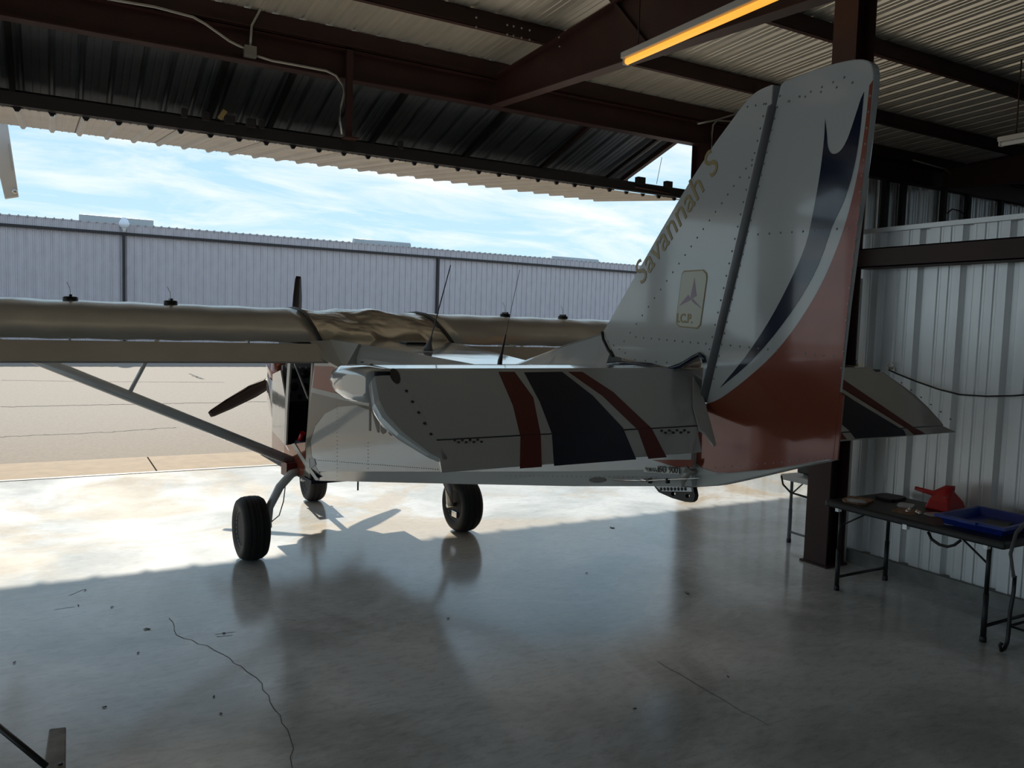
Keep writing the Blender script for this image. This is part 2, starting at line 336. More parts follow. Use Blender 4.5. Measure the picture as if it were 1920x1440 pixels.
c1 = wcolumn('steel_column', 5.02, 3.96, rz(3.96)-.22, turn=True); c1['label'] = 'dark brown steel column beside the ribbed side wall'
c2 = wcolumn('steel_column', 8.60, 9.40, 4.53); c2['label'] = 'steel door post at the far right end of the opening'
c3 = wcolumn('steel_column', -4.40, 9.40, 4.53); c3['label'] = 'steel door post at the left end of the opening'
c4 = wcolumn('steel_column', -.95, 3.96, rz(3.96)-.22, turn=True); c4['label'] = 'steel column left of the aircraft bay'

# ================================================================ WALLS
WT = 2.48
wr = struct(empty('wall_right')); wr['label'] = 'ribbed silver sheet metal partition with brown girt'
side_sheets(wr, 'wall_sheet', -3.2, 4.02, 5.25, .10, WT, M['galv'], 1)
MB().box((5.21, -3.2, 0), (5.34, 4.02, .10)).build('curb', M['concretecurb'], wr)
mb = MB(); mb.box((5.06, -3.2, 2.195), (5.068, 3.9, 2.33)); mb.box((5.06, -3.2, 2.322), (5.24, 3.9, 2.33)); mb.box((5.06, -3.2, 2.195), (5.24, 3.9, 2.203)); mb.build('girt', M['steel'], wr)
MB().box((5.22, -3.2, WT-.02), (5.30, 4.02, WT+.012)).build('top_flashing', M['galv'], wr)
wn = struct(empty('wall_inner_right')); wn['label'] = 'ribbed sheet wall behind the white table'
wall_sheets(wn, 'wall_sheet', 5.30, 8.55, 4.02, .10, WT, M['galv'], True)
wp = struct(empty('wall_partition_right')); wp['label'] = 'ribbed partition beside the door post'
side_sheets(wp, 'wall_sheet', 4.02, 9.4, 8.72, .05, WT, M['galv'], 1)
wb = struct(empty('wall_back')); wall_sheets(wb, 'wall_sheet', -12.6, 22, -3.15, 0, 5.6, M['galv'], True)
wf = struct(empty('wall_front_right')); wf['label'] = 'neighbouring closed hangar door with dark studs'
wall_sheets(wf, 'wall_sheet', 8.75, 22, 9.52, 0, 4.6, M['galv'])
for p in (1662, 1695, 1772, 1818, 1880): 
    c = onY((p, 370), 9.42); MB().box((c.x-.05, 9.40, .0), (c.x+.05, 9.49, 4.53)).build('stud', M['darksteel'], wf)
MB().box((8.8, 9.40, 3.3), (22, 9.48, 3.40)).build('door_girt', M['darksteel'], wf)
we = struct(empty('wall_end_right')); side_sheets(we, 'wall_sheet', -3.2, 9.45, 22.0, 0, 5.0, M['galv'])
c5 = wcolumn('steel_column', -12.5, 9.34, 4.53); c5['label'] = 'corner post at the open left end of the building'
c6 = wcolumn('steel_column', -12.5, 3.96, rz(3.96)-.22, turn=True); c6['label'] = 'inner post at the open left end of the building'

# ================================================================ FOLDED DOOR
XL, XR = -4.25, 8.40
RY, RZ_, FY, FZ = 9.47, 3.70, 11.50, 3.93
HY, HZ = 9.60, 4.66
dr2 = struct(empty('hangar_door', (-12.5, RY, RZ_)), 'folded corrugated door raised over the open bay to the left')
dr = struct(empty('hangar_door', (XL, RY, RZ_)), 'folded corrugated hangar door raised over the opening above the aircraft')
def D(p): return (p[0]-XL, p[1]-RY, p[2]-RZ_)
ltop = math.hypot(FY-HY, FZ+.16-HZ); atop = math.atan2(FZ+.16-HZ, FY-HY)
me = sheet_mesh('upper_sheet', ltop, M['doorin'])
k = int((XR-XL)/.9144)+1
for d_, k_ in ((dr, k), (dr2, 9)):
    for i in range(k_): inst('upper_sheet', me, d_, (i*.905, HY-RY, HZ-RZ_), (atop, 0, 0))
llow = math.hypot(FY+.04-RY, FZ-RZ_); alow = math.atan2(FZ-RZ_, FY+.04-RY)
me = sheet_mesh('lower_sheet', llow, M['doorm'], h=-.032)
for d_, k_ in ((dr, k), (dr2, 9)):
    for i in range(k_): inst('lower_sheet', me, d_, (i*.905, 0.02, 0.0), (alow, 0, 0))
MB().box((0, -.055, .01), (8.0, .015, .14)).build('bottom_rail', M['darksteel'], dr2); MB().box((0, 1.96, .27), (8.0, 2.02, .34)).build('hinge_rail', M['darksteel'], dr2)
def dbar(name, a, b, wx, wy, m='darksteel'): return MB().bar(D(a), D(b), wx, wy).build(name, M[m], dr)
dbar('bottom_rail', (XL, RY-.02, RZ_+.075), (XR, RY-.02, RZ_+.075), .07, .13)
dbar('hinge_rail', (XL, FY-.04, FZ+.075), (XR, FY-.04, FZ+.075), .06, .07)
dbar('top_rail', (XL, HY+.03, HZ-.05), (XR, HY+.03, HZ-.05), .06, .08)
dbar('middle_rail', (XL, 10.95, 4.18), (XR, 10.95, 4.18), .05, .05)
xs = [XL+.04, -3.2, -2.0, -.35, 1.75, 2.5, 3.9, 5.35, 6.7, XR-.10]
for x in xs:
    dbar('door_stud', (x, HY+.02, HZ-.05), (x, FY-.05, FZ+.10), .07 if x > XR-.5 else .06, .07, 'steel' if x > 6 else 'darksteel')
dbar('door_stud', (XR-.42, HY+.02, HZ-.05), (XR-.42, FY-.05, FZ+.10), .05, .06, 'darksteel')
for x in xs[::1]:
    dbar('lower_stud', (x+.1, RY, RZ_+.05), (x+.1, FY-.05, FZ+.05), .05, .04)
# hardware along the bottom rail
for p, wv in ((345, .06), (385, .07), (430, .11), (470, .10), (490, .05), (750, .05), (1200, .14), (1252, .12)):
    c = onY((p, 200+.131*(p-345)), RY-.03); MB().box(D((c.x-wv/2, RY-.09, RZ_+.12)), D((c.x+wv/2, RY-.01, RZ_+.22))).build('rail_bracket', M['darksteel'], dr, .006)
MB().tube([D(onY((1190, 350), RY-.06)), D(onY((1255, 362), RY-.06))], .016, 8).build('lock_bar', M['steel'], dr)
MB().tube([D(onY((1241, 295), RY-.06)), D(onY((1231, 345), RY-.06))], .004, 5).build('lift_cable', M['black'], dr)
dbar('yellow_latch', tuple(onY((412, 222), RY-.07)), tuple(onY((422, 208), RY-.07)), .05, .05, 'gold')
# small black closure wedges where each rib meets the rail
wm = MB(); x = XL+.057
while x < XR:
    wm.prism([D((x-.036, RY+.0, RZ_+.004)), D((x+.036, RY+.0, RZ_+.004)), D((x+.014, RY+.0, RZ_-.034)), D((x-.014, RY+.0, RZ_-.034))], (0, .03, 0)); x += .905/3
stuff(wm.build('closure_wedges', M['black'], dr))

# white jamb arm hanging outside at the upper left
jb = empty('door_arm', (-.33, 11.9, 3.0)); tag(jb, 'white metal arm hanging outside at the upper left corner of the opening', 'door arm')
pts = [onY(p, 11.9) for p in ((-30, 222), (13, 222), (35, 368), (9, 372), (-8, 300))]
MB().prism([p-jb.location for p in pts], (0, .10, 0)).build('arm_plate', M['whitepl'], jb, .006)
c = onY((28, 360), 11.88)-jb.location; MB().lathe([(.001, -.03), (.03, -.03), (.03, .02), (.001, .02)], c, 'y', 12).build('bolt', M['chrome'], jb)
a, b = onY((16, 270), 11.885)-jb.location, onY((23, 320), 11.885)-jb.location; MB().bar(a, b, .02, .01).build('slot_strip', M['housing'], jb)

# ================================================================ CONDUITS AND LAMPS
def conduit(name, pts, r, label, m='conduit'):
    o = MB().tube(pts, r, 8).build(name, M[m]); tag(o, label, 'conduit'); return o
Yc = 9.34
cpts = [onY(p, Yc) for p in ((200, -2), (290, 13), (362, 32), (385, 45), (430, 77), (448, 86), (458, 90))]
conduit('conduit', cpts, .015, 'silver conduit running down to the junction box on the header beam, left of the box')
cpts = [onY(p, Yc) for p in ((482, 105), (510, 114), (560, 123), (612, 133), (630, 142), (643, 160), (645, 178), (639, 200), (637, 225), (641, 252))]
conduit('conduit', cpts, .014, 'silver conduit running right from the junction box and curling down to the door')
cpts = [onY(p, Yc) for p in ((496, -5), (487, 20), (472, 48), (469, 88))]
conduit('conduit', cpts, .014, 'short silver conduit rising from the junction box to the roof')
jx = onY((469, 97), Yc); jo = empty('junction_box', (jx.x, jx.y, jx.z-.06)); tag(jo, 'grey metal junction box on the header beam where three conduits meet', 'junction box')
MB().box((-.065, -.03, 0), (.065, .05, .12)).build('box_body', M['conduit'], jo, .004); MB().box((-.055, -.036, .01), (.055, -.030, .11)).build('cover_plate', M['conduit'], jo)
cpts = [onY(p, 9.25) for p in ((1308, 232), (1340, 226), (1380, 214), (1400, 208))]
conduit('conduit', cpts, .014, 'silver conduit along the header beam behind the top of the fin')
cpts = [onY(p, 9.25) for p in ((1370, 228), (1345, 226), (1337, 234), (1335, 250), (1334, 290))]
conduit('conduit', cpts, .014, 'silver conduit bending down the right door post behind the fin')
cpts = [onY(p, 9.2) for p in ((1712, 300), (1775, 318), (1800, 345), (1815, 350))]
conduit('conduit', cpts, .012, 'dim conduit on the dark beam over the neighbouring door')
def strip_lamp(x, ya, yb, z, label, tube, hang=True):
    t = empty('strip_lamp', (x, (ya+yb)/2, z)); tag(t, label, 'lamp'); y0, y1 = ya-(ya+yb)/2, yb-(ya+yb)/2
    MB().box((-.055, y0, .03), (.055, y1, .085)).build('lamp_housing', M['housing'], t, .006)
    MB().tube([(-.0, y0+.03, .005), (-.0, y1-.03, .005)], .027, 12).build('lamp_tube', M[tube], t)
    for yy in (y0+.015, y1-.015): MB().box((-.03, yy-.012, -.02), (.03, yy+.012, .03)).build('lamp_holder', M['housing'], t)
    if hang:
        for yy in (y1-.18, y0+.3): MB().tube([(.0, yy, .085), (.0, yy, .085+max(.25, rz((ya+yb)/2)-z-.5))], .008, 6).build('hanger_rod', M['steel'], t)
    return t
strip_lamp(4.55, 3.55, 6.03, 4.115, 'fluorescent strip lamp with amber tube hung beside the rafter', 'tube')
l2 = onX((1874, 272), 9.6)
strip_lamp(9.6, l2.y-2.4, l2.y, l2.z, 'unlit white strip lamp at the right edge over the neighbouring bay', 'whitepl')

# ================================================================ FAR HANGAR ROW
FYY = 37.5
fh = empty('hangar_row', (0, FYY, 0)); tag(fh, 'long row of pale ribbed metal hangars across the tarmac', 'building')
FZR, FZT = 5.44, 5.06
k = 0
fme = sheet_mesh('wall_sheet', FZT-.06, M['farm'], h=.055); fme2 = sheet_mesh('fascia_sheet', FZR-FZT-.02, M['farm'], h=.055)
for i in range(-11, 66):
    inst('wall_sheet', fme, fh, (i*.9144, 0, 0), (math.pi/2, 0, 0))
    inst('fascia_sheet', fme2, fh, (i*.9144, -.04, FZT+.02), (math.pi/2, 0, 0))
MB().box((-10, -.16, FZT-.06), (60, -.02, FZT+.05)).build('door_track', M['darksteel'], fh)
MB().box((-10, -.05, FZR-.02), (60, .25, FZR+.03)).build('eave_flashing', M['farm'], fh)
mb = MB(); x = -9.9
while x < 59: mb.box((x-.03, -.14, FZR+.0), (x+.03, .2, FZR+.055)); x += .3048
stuff(mb.build('roof_rib_ends', M['vent'], fh))
MB().add([(-10, 0, FZR), (60, 0, FZR), (60, 9, FZR+.30), (-10, 9, FZR+.30), (-10, 0, FZR-.1), (60, 0, FZR-.1), (60, 9, FZR+.2), (-10, 9, FZR+.2)],
         [(0,1,2,3),(7,6,5,4),(0,4,5,1),(1,5,6,2),(2,6,7,3),(3,7,4,0)]).build('roof', M['vent'], fh)
for x in (2.67, 16.97, 31.3): MB().box((x-.05, -.18, 0), (x+.05, -.05, FZT)).build('door_post', M['darksteel'], fh)
MB().box((-10, -.20, -.0), (60, .0, .05)).build('wall_base', M['concretecurb'], fh)
MB().box((-10, -.07, 1.05), (60, -.058, 1.08)).build('seam_strip', M['farm'], fh)
for p in (10, 670, 1112):
    c = onY((p, 553+.039*p+2), 37.4); MB().box((c.x-.50, -.09, c.z-.48), (c.x+.50, -.055, c.z-.02)).build('hatch_panel', M['farm'], fh, .01)
def vent(p0, p1, yy, label, rnd):
    a, b = onY(p0, yy), onY(p1, yy); hgt = a.z-(FZR+.05)
    t = empty('ridge_vent', ((a.x+b.x)/2, yy, a.z)); tag(t, label, 'roof vent', 'roof vents on the far hangars'); hw = (b.x-a.x)/2
    if rnd: MB().tube([(-hw, 0, -.2), (hw, 0, -.2)], .21, 14).build('vent_hood', M['vent'], t)
    else: MB().prism([(-hw, -.25, -.38), (-hw, .25, -.38), (-hw, .23, 0), (-hw, -.23, 0)], (2*hw, 0, 0)).build('vent_hood', M['vent'], t, .03)
    for i in range(9): x = -hw+.1+i*(2*hw-.2)/8; MB().box((x-.02, -.12, -.46), (x+.02, .12, -.36)).build('vent_leg', M['housing'], t)
vent((148, 402), (287, 412), 41.0, 'long flat roof vent on the far hangars near the globe lamp', False)
vent((663, 447), (768, 454), 41.0, 'rounded roof vent in the middle of the far hangars', True)
vent((1037, 480), (1120, 485), 41.0, 'rounded roof vent on the far hangars nearest the fin', True)
gl = onY((233, 433), 37.22); g = empty('globe_lamp', (gl.x, 37.22, FZT+.052)); tag(g, 'glass globe lamp on top of the dark post of the far hangars', 'lamp')
MB().lathe([(.06, .0), (.06, .10), (.10, .14)], (0, 0, 0), n=14).build('lamp_base', M['whitepl'], g)
MB().lathe([(.10, .14), (.20, .28), (.20, .36), (.14, .50), (.10, .52), (.10, .58), (.001, .60)], (0, 0, 0), n=16).build('globe', M['glassw'], g)

exec_plane = True
# ================================================================ THE AIRCRAFT
pl = empty('light_aircraft', PO, PH); tag(pl, 'white high-wing light aircraft with copper red tail parked nose to the open door', 'aircraft')
def P(name, mb, m, parent=pl, **k): return mb.build(name, M[m] if isinstance(m, str) else [M[x] for x in m], parent, **k)
# --- fuselage: rings (half width, bottom z, chine z, shoulder z, top z, top half width)
def ring(y, w, zb, zs, zt, wt):
    cb = .05*min(1, w/.3); pts = [(w-cb, zb), (w, zb+.07), (w, zs), (w-.25*(w-wt), zs+.45*(zt-zs)), (wt+.12*(w-wt), zt-.03), (wt-.02, zt)]
    return [Vector((x, y, z)) for x, z in pts] + [Vector((-x, y, z)) for x, z in reversed(pts)]
fus = [(-3.50, .065, 1.105, 1.36, 1.42, .04), (-2.85, .159, .99, 1.38, 1.455, .12), (-2.1, .268, .868, 1.40, 1.492, .22), (-1.5, .356, .772, 1.405, 1.525, .31), (-.9, .443, .677, 1.41, 1.552, .39), (-.30, .53, .582, 1.42, 1.58, .46)]
P('rear_fuselage', MB().loft([ring(*f) for f in fus], sm=False), 'white')
# cabin shell built of panels so the doorway is really open
def sidepanel(name, pts, m, s=-1, t=.012):           # pts = (y, z); width follows the cabin plan
    wf_ = lambda y: .53 if y < .25 else .53-.13*(y-.25)
    return P(name, MB().pair([Vector((s*wf_(y), y, z)) for y, z in pts], [Vector((s*(wf_(y)-t), y, z)) for y, z in pts]), m)
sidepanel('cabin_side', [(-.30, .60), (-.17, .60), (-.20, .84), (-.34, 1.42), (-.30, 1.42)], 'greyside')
sidepanel('sill_panel', [(-.17, .59), (.30, .56), (.40, .56), (1.05, .60), (1.05, .76), (.40, .745), (.30, .75), (-.19, .84)], 'copper')
sidepanel('front_pillar', [(.31, .745), (.40, .74), (.36, 1.1), (.24, 1.50), (.17, 1.50), (.27, 1.0)], 'whiteflat')
sidepanel('front_side', [(.40, .745), (1.05, .76), (1.05, 1.24), (.62, 1.30), (.36, 1.1)], 'white')
for s in (1,):
    sidepanel('cabin_side', [(-.30, .585), (1.05, .60), (1.05, 1.24), (.55, 1.30), (.24, 1.50), (-.30, 1.50)], 'white', 1)
P('cabin_floor', MB().box((-.52, -.30, .56), (.52, 1.05, .585)), 'interior')
P('cabin_bulkhead', MB().box((-.50, -.31, .585), (.50, -.29, 1.5)), 'interior')
P('cabin_roof', MB().box((-.53, -.30, 1.50), (.53, .5, 1.53)), 'interior')
P('firewall', MB().box((-.42, 1.03, .585), (.42, 1.05, 1.24)), 'interior')
ip = P('instrument_panel', MB().box((-.47, .60, 1.05), (.47, .63, 1.34)), 'panelg')
for i, (x, z, r) in enumerate(((-.38, 1.27, .035), (-.29, 1.27, .035), (-.38, 1.17, .035), (-.29, 1.17, .03), (-.20, 1.25, .04), (-.42, 1.10, .02), (-.33, 1.09, .02), (-.25, 1.12, .02))):
    MB().lathe([(.001, -.012), (r, -.012), (r, 0), (.001, 0)], (x, .60, z), 'y', 14).build('gauge', M['ink'], ip)
for i in range(6): MB().box((-.44+i*.05, .588, 1.315), (-.43+i*.05, .60, 1.33)).build('switch', M['whitepl'], ip)
for s in (-1, 1):
    st = P('seat', MB().box((s*.27-.2, -.15, .60), (s*.27+.2, .30, .80)).box((s*.27-.2, -.26, .62), (s*.27+.2, -.16, 1.20)), 'interior', bevel=.03)
    P('control_column', MB().tube([(s*.25, .42, .6), (s*.25, .38, .95), (s*.2, .36, 1.0)], .012, 8), 'black')
rdp = lambda p, v=-.44: lhit(p, (v, 0, 0), (1, 0, 0))
P('red_grip', MB().tube([rdp((563, 826)), rdp((568, 812))], .022, 8), 'redpl')
P('windscreen', MB().add([(-.45, .62, 1.30), (.45, .62, 1.30), (.45, .30, 1.66), (-.45, .30, 1.66), (-.45, .63, 1.295), (.45, .63, 1.295), (.45, .31, 1.655), (-.45, .31, 1.655)],
   [(0,1,2,3),(7,6,5,4),(0,4,5,1),(1,5,6,2),(2,6,7,3),(3,7,4,0)]), 'clear')
dw = (-.53, -.53)
P('door_frame_tube', MB().tube([rdp((553, 683), -.46), rdp((578, 748), -.46)], .008, 6), 'housing')
# cowling
def cr(y, w, zb, zt, cx=.03):
    n = 20; R = []
    for j in range(n):
        t = 2*math.pi*j/n; c, s_ = math.cos(t), math.sin(t); e_ = .62
        R.append(Vector((cx+w*math.copysign(abs(c)**e_, c), y, (zb+zt)/2+(zt-zb)/2*math.copysign(abs(s_)**e_, s_))))
    return R
P('cowling', MB().loft([cr(1.04, .43, .62, 1.26), cr(1.3, .41, .68, 1.36), cr(1.6, .36, .78, 1.42), cr(1.82, .27, .92, 1.40), cr(1.92, .17, 1.02, 1.34)], sm=True), 'white', bevel=0)
P('cowling_top', MB().loft([cr(.99, .44, 1.05, 1.40), cr(1.3, .42, 1.10, 1.42), cr(1.6, .365, 1.16, 1.44), cr(1.80, .28, 1.2, 1.42)], sm=True), 'copper')
# propeller: three blades
HUB = Vector((.06, 2.06, 1.225))
pr = P('propeller', MB().lathe([(.001, .26), (.05, .22), (.09, .12), (.11, 0), (.11, -.06), (.001, -.06)], HUB, 'y', 20), 'copper')
def blade(a, R=.90):
    mb = MB(); d = Vector((math.sin(a), 0, math.cos(a))); c = Vector((math.cos(a), 0, -math.sin(a))); rings = []
    for r, ch, tw, th in ((.06, .05, 1.2, .03), (.14, .07, 1.0, .028), (.25, .125, .75, .022), (.45, .135, .5, .016), (.7, .105, .35, .011), (.87, .07, .28, .008), (R, .05, .25, .005)):
        a_ = c*math.cos(tw)+Vector((0, 1, 0))*math.sin(tw); b_ = d.cross(a_); o = HUB+d*r
        rings.append([o+a_*ch*x+b_*th*z for x, z in ((-.5, 0), (-.3, .8), (.1, 1), (.5, 0), (.1, -.5), (-.3, -.5))])
    return mb.loft(rings, sm=True)
pa = math.atan2(-.62, -1.42+.0)
for a in (math.radians(2), math.radians(2+120), math.radians(2-120-0.5)): P('blade', blade(a), 'prop', parent=pr)
# --- wings
AF = [(.82, 1.655), (.78, 1.70), (.66, 1.745), (.45, 1.775), (.22, 1.785), (.05, 1.77), (-.12, 1.722), (-.28, 1.648), (-.42, 1.562), (-.42, 1.552), (-.15, 1.555), (.2, 1.56), (.55, 1.575), (.72, 1.60), (.80, 1.63)]
def wingring(x, f=1.0, dz=0, wav=0, ph=0):
    R = []
    for i, (y, z) in enumerate(AF):
        b = wav*math.sin(3.0*y*4+ph)*(1 if 1 < i < 8 else 0); R.append(Vector((x, y, z+dz+b)))
    return R
for s in (-1, 1):
    xs_ = [s*(.505+.1*i) for i in range(40)]
    wg = P('wing', MB().loft([wingring(x, dz=.0+.003*math.sin(i*1.9), wav=.0015, ph=i) for i, x in enumerate(xs_)], sm=True), 'silver')
    # leading edge of the cap rows
    for px, py in (((132, 561), (320, 569)) if s < 0 else ((947, 596), (1055, 600))):
        q = lhit((px, py), (0, .20, 0), (0, 1, 0)); c = P('fuel_cap', MB().lathe([(.045, -.02), (.045, .016), (.035, .022), (.001, .022)], (q.x, .20, 1.785), n=16).box((q.x-.008, .16, 1.80), (q.x+.008, .24, 1.82)), 'black', parent=wg)
        MB().tube([(q.x, .2, 1.81), (q.x-.003, .2, 1.86), (q.x-.02, .21, 1.90)], .002, 5).build('vent_wire', M['whitepl'], c)
    fx0, fx1 = s*.56, s*4.4
    fr = [(-.42, 1.50), (-.44, 1.535), (-.50, 1.545), (-.76, 1.440), (-.765, 1.430), (-.55, 1.455), (-.44, 1.48)]
    P('flaperon', MB().loft([[Vector((x, y, z)) for y, z in fr] for x in (fx0, fx1)], sm=False), 'silver')
    for x in (1.0, 2.0, 3.0, 4.0): P('flaperon_bracket', MB().box((s*x-.006, -.5, 1.46), (s*x+.006, -.25, 1.56)), 'alu')
# creased centre section
rings = []
nx = 29
for i in range(nx):
    x = -.5+1.0*i/(nx-1); R = []
    for j, (y, z) in enumerate(AF):
        dz = 0
        if 1 <= j <= 8:
            env = (1-abs(x)/.5)**.35 if abs(x) < .5 else 0
            dz = env*(.016*math.sin(9*x+6*y)+.010*math.sin(21*x-9*y+1)+.014*(1 if y > .0 else -.2)) - env*.012
        R.append(Vector((x, y, z+dz)))
    rings.append(R)
P('wing_centre_section', MB().loft(rings, sm=True), 'crumple')
for s in (-1, 1):
    pts = [(s*.502, y, z+.004) for y, z in AF[1:9]]
    P('gap_seal', MB().tube(pts, .010, 6), 'black')
P('top_grip', MB().box((-.02, -.75, 1.556), (.13, -.62, 1.574)), 'black', bevel=.008)
# root fairings
for s in (-1, 1):
    A = [Vector((s*.44, -.42, 1.57)), Vector((s*.58, -.42, 1.56)), Vector((s*.60, -.72, 1.46)), Vector((s*.53, -.95, 1.40)), Vector((s*.40, -.85, 1.56))]
    B = [p+Vector((-s*.05, 0, -.04)) for p in A]
    P('root_fairing', MB().pair(A, B), 'whiteflat')
# struts
for s in (-1, 1):
    a = Vector((s*.54, .10, .575)); b1 = lhit((240, 742), (0, .12, 0), (0, 1, 0)); b2 = lhit((85, 680), (0, .12, 0), (0, 1, 0))
    d = (b2-b1).normalized(); end = b1 + d*((1.56-b1.z)/d.z); a0 = b1 + d*((.56-b1.z)/d.z)
    if s > 0: end, a0, b1 = [Vector((-q.x, q.y, q.z)) for q in (end, a0, b1)]
    wsr = P('wing_strut', MB().tube([a0, end], .036, 12, flat=.45, upv=(0, 1, 0)), 'alu')
    j1 = lhit((271, 683), (0, .12, 0), (0, 1, 0)); j1.x *= (1 if s < 0 else -1); dj = j1-b1; je = b1+dj*((1.555-b1.z)/dj.z)
    P('jury_strut', MB().tube([b1, je], .014, 8), 'alu', parent=wsr)
    P('strut_bracket', MB().box((s*.50, .02, .56), (s*.60, .16, .66)).tube([(s*.58, .03, .62), (s*.58, .15, .62)], .02, 8), 'redmatt', parent=wsr)
# gear
def wheel(cx, cy, r, w, name, side):
    o = empty(name, (cx, cy, r)); o.parent = pl
    hw = w/2
    prof = [(r*.52, -hw*.72), (r*.60, -hw*.88), (r*.78, -hw), (r*.90, -hw*.90), (r*.975, -hw*.62), (r*.978, -hw*.50), (r*.968, -hw*.46), (r*.990, -hw*.42), (r*.995, -hw*.14), (r*.982, -hw*.11), (r*.982, -hw*.05), (r, -hw*.03)]
    prof += [(a, -b) for a, b in reversed(prof)]
    MB().lathe(prof, (0, 0, 0), 'x', 40).build('tyre', M['rubber'], o)
    MB().lathe([(.001, -hw*.45), (r*.25, -hw*.45), (r*.48, -hw*.50), (r*.56, -hw*.80), (r*.56, hw*.80), (r*.48, hw*.50), (r*.25, hw*.45), (.001, hw*.45)], (0, 0, 0), 'x', 24).build('rim', M['alu'], o)
    mb = MB()
    for q in range(6):
        t = q*math.pi/3; mb.tube([(-hw*.62, .06*math.cos(t), .06*math.sin(t)), (hw*.62, .06*math.cos(t), .06*math.sin(t))], .008, 6)
    stuff(mb.build('rim_bolts', M['chrome'], o))
    if side: MB().lathe([(.001, 0), (r*.42, 0), (r*.42, .008), (.001, .008)], (-side*(hw*.55), 0, 0), 'x', 20).build('brake_disc', M['chrome'], o); MB().box((-side*(hw*.7)-.02, -.06, -.10), (-side*(hw*.7)+.02, .03, -.05)).build('brake_caliper', M['chrome'], o, .005)
    return o
wheel(-.862, -.03, .226, .185, 'main_wheel', -1); wheel(.862, .03, .226, .185, 'main_wheel', 1); wheel(.12, 1.62, .205, .165, 'nose_wheel', 0)
P('gear_leg', MB().tube([(-.50, .02, .60), (-.57, .0, .585), (-.66, -.02, .50), (-.735, -.03, .36), (-.745, -.03, .22)], [.03, .032, .032, .030, .026], 10, flat=1.0, upv=(0, 1, 0)), 'alu')
P('gear_leg', MB().tube([(.50, .02, .60), (.57, .0, .585), (.66, 0, .50), (.735, .03, .36), (.745, .03, .22)], [.03, .032, .032, .030, .026], 10, upv=(0, 1, 0)), 'alu')
P('brake_hose', MB().tube([(-.62, -.03, .53), (-.64, -.05, .40), (-.67, -.05, .30), (-.73, -.04, .25)], .004, 6), 'tan')
P('brake_hose', MB().tube([(.62, 0, .53), (.66, -.04, .40), (.71, -.04, .30), (.74, -.02, .25)], .004, 6), 'tan')
P('axle', MB().tube([(-.84, -.03, .226), (-.72, -.03, .226)], .018, 8), 'chrome'); P('axle', MB().tube([(.84, .03, .226), (.72, .03, .226)], .018, 8), 'chrome')
P('nose_fork', MB().bar((.02, 1.62, .205), (.02, 1.60, .46), .02, .05).bar((.22, 1.62, .205), (.22, 1.60, .46), .02, .05).bar((.01, 1.60, .46), (.23, 1.60, .46), .06, .03).tube([(.12, 1.60, .46), (.12, 1.45, .75)], .03, 10).tube([(.0, 1.62, .205), (.24, 1.62, .205)], .012, 8), 'alu')
P('drain_pipe', MB().tube([(-.30, -.62, .66), (-.30, -.62, .56)], .006, 6), 'black')

# --- fin and rudder: outlines carried onto the real centre plane of the tail
FT = .036
def fin_pt(p, off=0): return lhit(p, (-FT-off, 0, 0), (1, 0, 0))
def arc(pts, k=4):     # Catmull-Rom smoothing of an outline
    out = []; n = len(pts)
    for i in range(n-1):
        p0 = pts[max(i-1, 0)]; p1 = pts[i]; p2 = pts[i+1]; p3 = pts[min(i+2, n-1)]
        for j in range(k):
            t = j/k; out.append(tuple(.5*((2*p1[a])+(-p0[a]+p2[a])*t+(2*p0[a]-5*p1[a]+4*p2[a]-p3[a])*t*t+(-p0[a]+3*p1[a]-3*p2[a]+p3[a])*t**3) for a in (0, 1)))
    return out+[pts[-1]]
finpx = [(1131, 622), (1183, 530), (1238, 434), (1290, 345), (1340, 268), (1385, 207)] + arc([(1397, 192), (1408, 180), (1421, 170), (1440, 161), (1449, 158)]) + [(1447, 195), (1440, 199), (1312, 752), (1318, 690), (1310, 668), (1250, 690), (1152, 668)]
A = [fin_pt(p) for p in finpx]
fin = P('fin', MB().pair(A, [Vector((-a.x, a.y, a.z)) for a in A]), 'white', bevel=.012, seg=3)
P('fin_seal', MB().tube([fin_pt(p, .004) for p in ((1129, 622), (1131, 636), (1140, 655), (1150, 668))], .007, 6), 'black', parent=fin)
P('stabiliser_seal', MB().tube([fin_pt(p, .006) for p in ((1140, 683), (1170, 680), (1220, 684), (1252, 692), (1275, 686), (1300, 670), (1312, 664), (1319, 670), (1321, 680))], .009, 6), 'navy', parent=fin)
# hinge spar: the dark rod between fin and rudder
P('hinge_tube', MB().tube([fin_pt((1449, 200)), fin_pt((1384, 480)), fin_pt((1319, 752))], .017, 8).tube([Vector((0, fin_pt(q).y, fin_pt(q).z)) for q in ((1453, 160), (1318, 752))], .034, 8), 'panelg', parent=fin)
# rudder wedge plane
RH1 = lhit((1465, 158), (-FT, 0, 0), (1, 0, 0)); RH2 = lhit((1322, 765), (-FT, 0, 0), (1, 0, 0)); RT = lhit((1580, 640), (-.010, 0, 0), (1, 0, 0))
RN = (RH2-RH1).cross(RT-RH1).normalized()
if RN.x > 0: RN = -RN
def rud_pt(p, off=0): return lhit(p, RH1+RN*off, RN)
rudpx = [(1463, 160)] + arc([(1470, 152), (1495, 142), (1540, 126), (1580, 115), (1605, 111), (1622, 112), (1634, 120), (1638, 138)], 3) + [(1637, 165), (1628, 250), (1614, 370), (1602, 470), (1590, 570), (1581, 660), (1575, 725), (1561, 863)] + arc([(1558, 866), (1500, 872), (1440, 882), (1380, 889), (1345, 888), (1318, 882)], 2) + [(1290, 862), (1322, 765)]
A = [rud_pt(p) for p in rudpx]
rud = P('rudder', MB().pair(A, [Vector((-min(a.x, -.004)*-1 if False else -a.x, a.y, a.z)) for a in A]), 'white', bevel=.006, seg=3)
